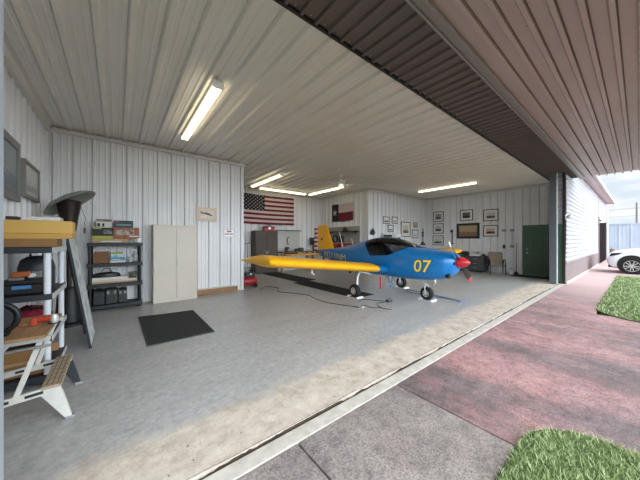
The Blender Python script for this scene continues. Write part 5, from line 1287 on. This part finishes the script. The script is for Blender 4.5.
# local: the sitter faces -y
MB().prism([(-.25, .40), (-.22, .425), (.18, .40), (.20, .38), (.16, .375), (-.22, .40)], 'x', -.235, .235).build('seat', M_sling, chn)
MB().prism([(.17, .40), (.33, .93), (.345, .925), (.19, .39)], 'x', -.235, .235).build('backrest', M_sling, chn)
for s_ in (-1, 1):
    MB().tube([(s_ * .275, -.30, 0), (s_ * .275, -.25, .38), (s_ * .275, -.22, .60), (s_ * .275, -.12, .64), (s_ * .275, .10, .64), (s_ * .275, .22, .55)], .019, 8).build('arm_and_front_leg', M_black, chn, smooth=True)
    MB().tube([(s_ * .275, .32, 0), (s_ * .275, .26, .30), (s_ * .26, .14, .50), (s_ * .26, .02, .62)], .019, 8).build('rear_leg', M_black, chn, smooth=True)
    MB().tube([(s_ * .245, -.25, .415), (s_ * .245, .18, .395), (s_ * .245, .335, .935)], .013, 8).build('side_rail', M_black, chn, smooth=True)
MB().tube([(-.245, .335, .935), (.245, .335, .935)], .013, 8).build('top_rail', M_black, chn); MB().tube([(-.27, -.25, .385), (.27, -.25, .385)], .012, 8).build('cross_rail', M_black, chn)

# ------------------------------------------------------------------ camera, light, sky
cam = bpy.data.cameras.new('camera'); co = bpy.data.objects.new('camera', cam); COL.objects.link(co)
cam.sensor_width = 36.0; cam.lens = 36.0 * 254.9 / 640.0; cam.clip_start = 0.02; cam.clip_end = 500
yaw = math.radians(51.42)
co.location = (0, 0, 1.5); co.rotation_euler = (PI / 2, 0, yaw - PI / 2)
sc.camera = co

def sky():
    w = bpy.data.worlds.new('cloudy_sky'); sc.world = w; w.use_nodes = True
    nt = w.node_tree; L = nt.links.new; bg = nt.nodes['Background']
    tc = nt.nodes.new('ShaderNodeTexCoord'); sp = nt.nodes.new('ShaderNodeSeparateXYZ'); L(tc.outputs['Generated'], sp.inputs[0])
    mp = nt.nodes.new('ShaderNodeMapping'); mp.inputs['Scale'].default_value = (1, 1, 3.2); L(tc.outputs['Generated'], mp.inputs['Vector'])
    n = nt.nodes.new('ShaderNodeTexNoise'); n.inputs['Scale'].default_value = 4.2; n.inputs['Detail'].default_value = 7; n.inputs['Roughness'].default_value = .55; L(mp.outputs['Vector'], n.inputs['Vector'])
    r = nt.nodes.new('ShaderNodeValToRGB'); cr = r.color_ramp
    cr.elements[0].position = .36; cr.elements[0].color = rgb('#c3d5e6'); cr.elements[1].position = .60; cr.elements[1].color = rgb('#f1f4f6')
    e = cr.elements.new(.48); e.color = rgb('#d5e1ea')
    L(n.outputs['Fac'], r.inputs['Fac'])
    # sky brightened behind the camera (-y), added to fill the hangar with light
    a = nt.nodes.new('ShaderNodeMapRange'); a.inputs['From Min'].default_value = 0.0; a.inputs['From Max'].default_value = 1.0; a.inputs['To Min'].default_value = .0; a.inputs['To Max'].default_value = 1.0
    neg = nt.nodes.new('ShaderNodeMath'); neg.operation = 'MULTIPLY'; neg.inputs[1].default_value = -1; L(sp.outputs['Y'], neg.inputs[0])
    L(neg.outputs[0], a.inputs['Value'])
    sq = nt.nodes.new('ShaderNodeMath'); sq.operation = 'POWER'; sq.inputs[1].default_value = 1.6; L(a.outputs[0], sq.inputs[0])
    pw = nt.nodes.new('ShaderNodeMath'); pw.operation = 'MULTIPLY_ADD'; pw.inputs[1].default_value = SKY_FILL; pw.inputs[2].default_value = SKY_BASE; L(sq.outputs[0], pw.inputs[0])
    L(r.outputs['Color'], bg.inputs['Color']); L(pw.outputs[0], bg.inputs['Strength'])
SKY_BASE, SKY_FILL = 0.95, 6.8
sky()
su = bpy.data.lights.new('sun', 'SUN'); su.energy = 1.6; su.angle = math.radians(50); su.color = (1, .97, .93)
so_ = bpy.data.objects.new('sun', su); COL.objects.link(so_); so_.rotation_euler = (math.radians(38), 0, math.radians(25))

sc.view_settings.view_transform = 'Standard'; sc.view_settings.look = 'None'; sc.view_settings.gamma = 1.0; sc.view_settings.use_curve_mapping = False
sc.view_settings.exposure = 0.30
cy = sc.cycles
cy.use_denoising = True; cy.max_bounces = 10; cy.diffuse_bounces = 6; cy.glossy_bounces = 4; cy.transparent_max_bounces = 8; cy.sample_clamp_indirect = 6.0
cy.caustics_reflective = False; cy.caustics_refractive = False
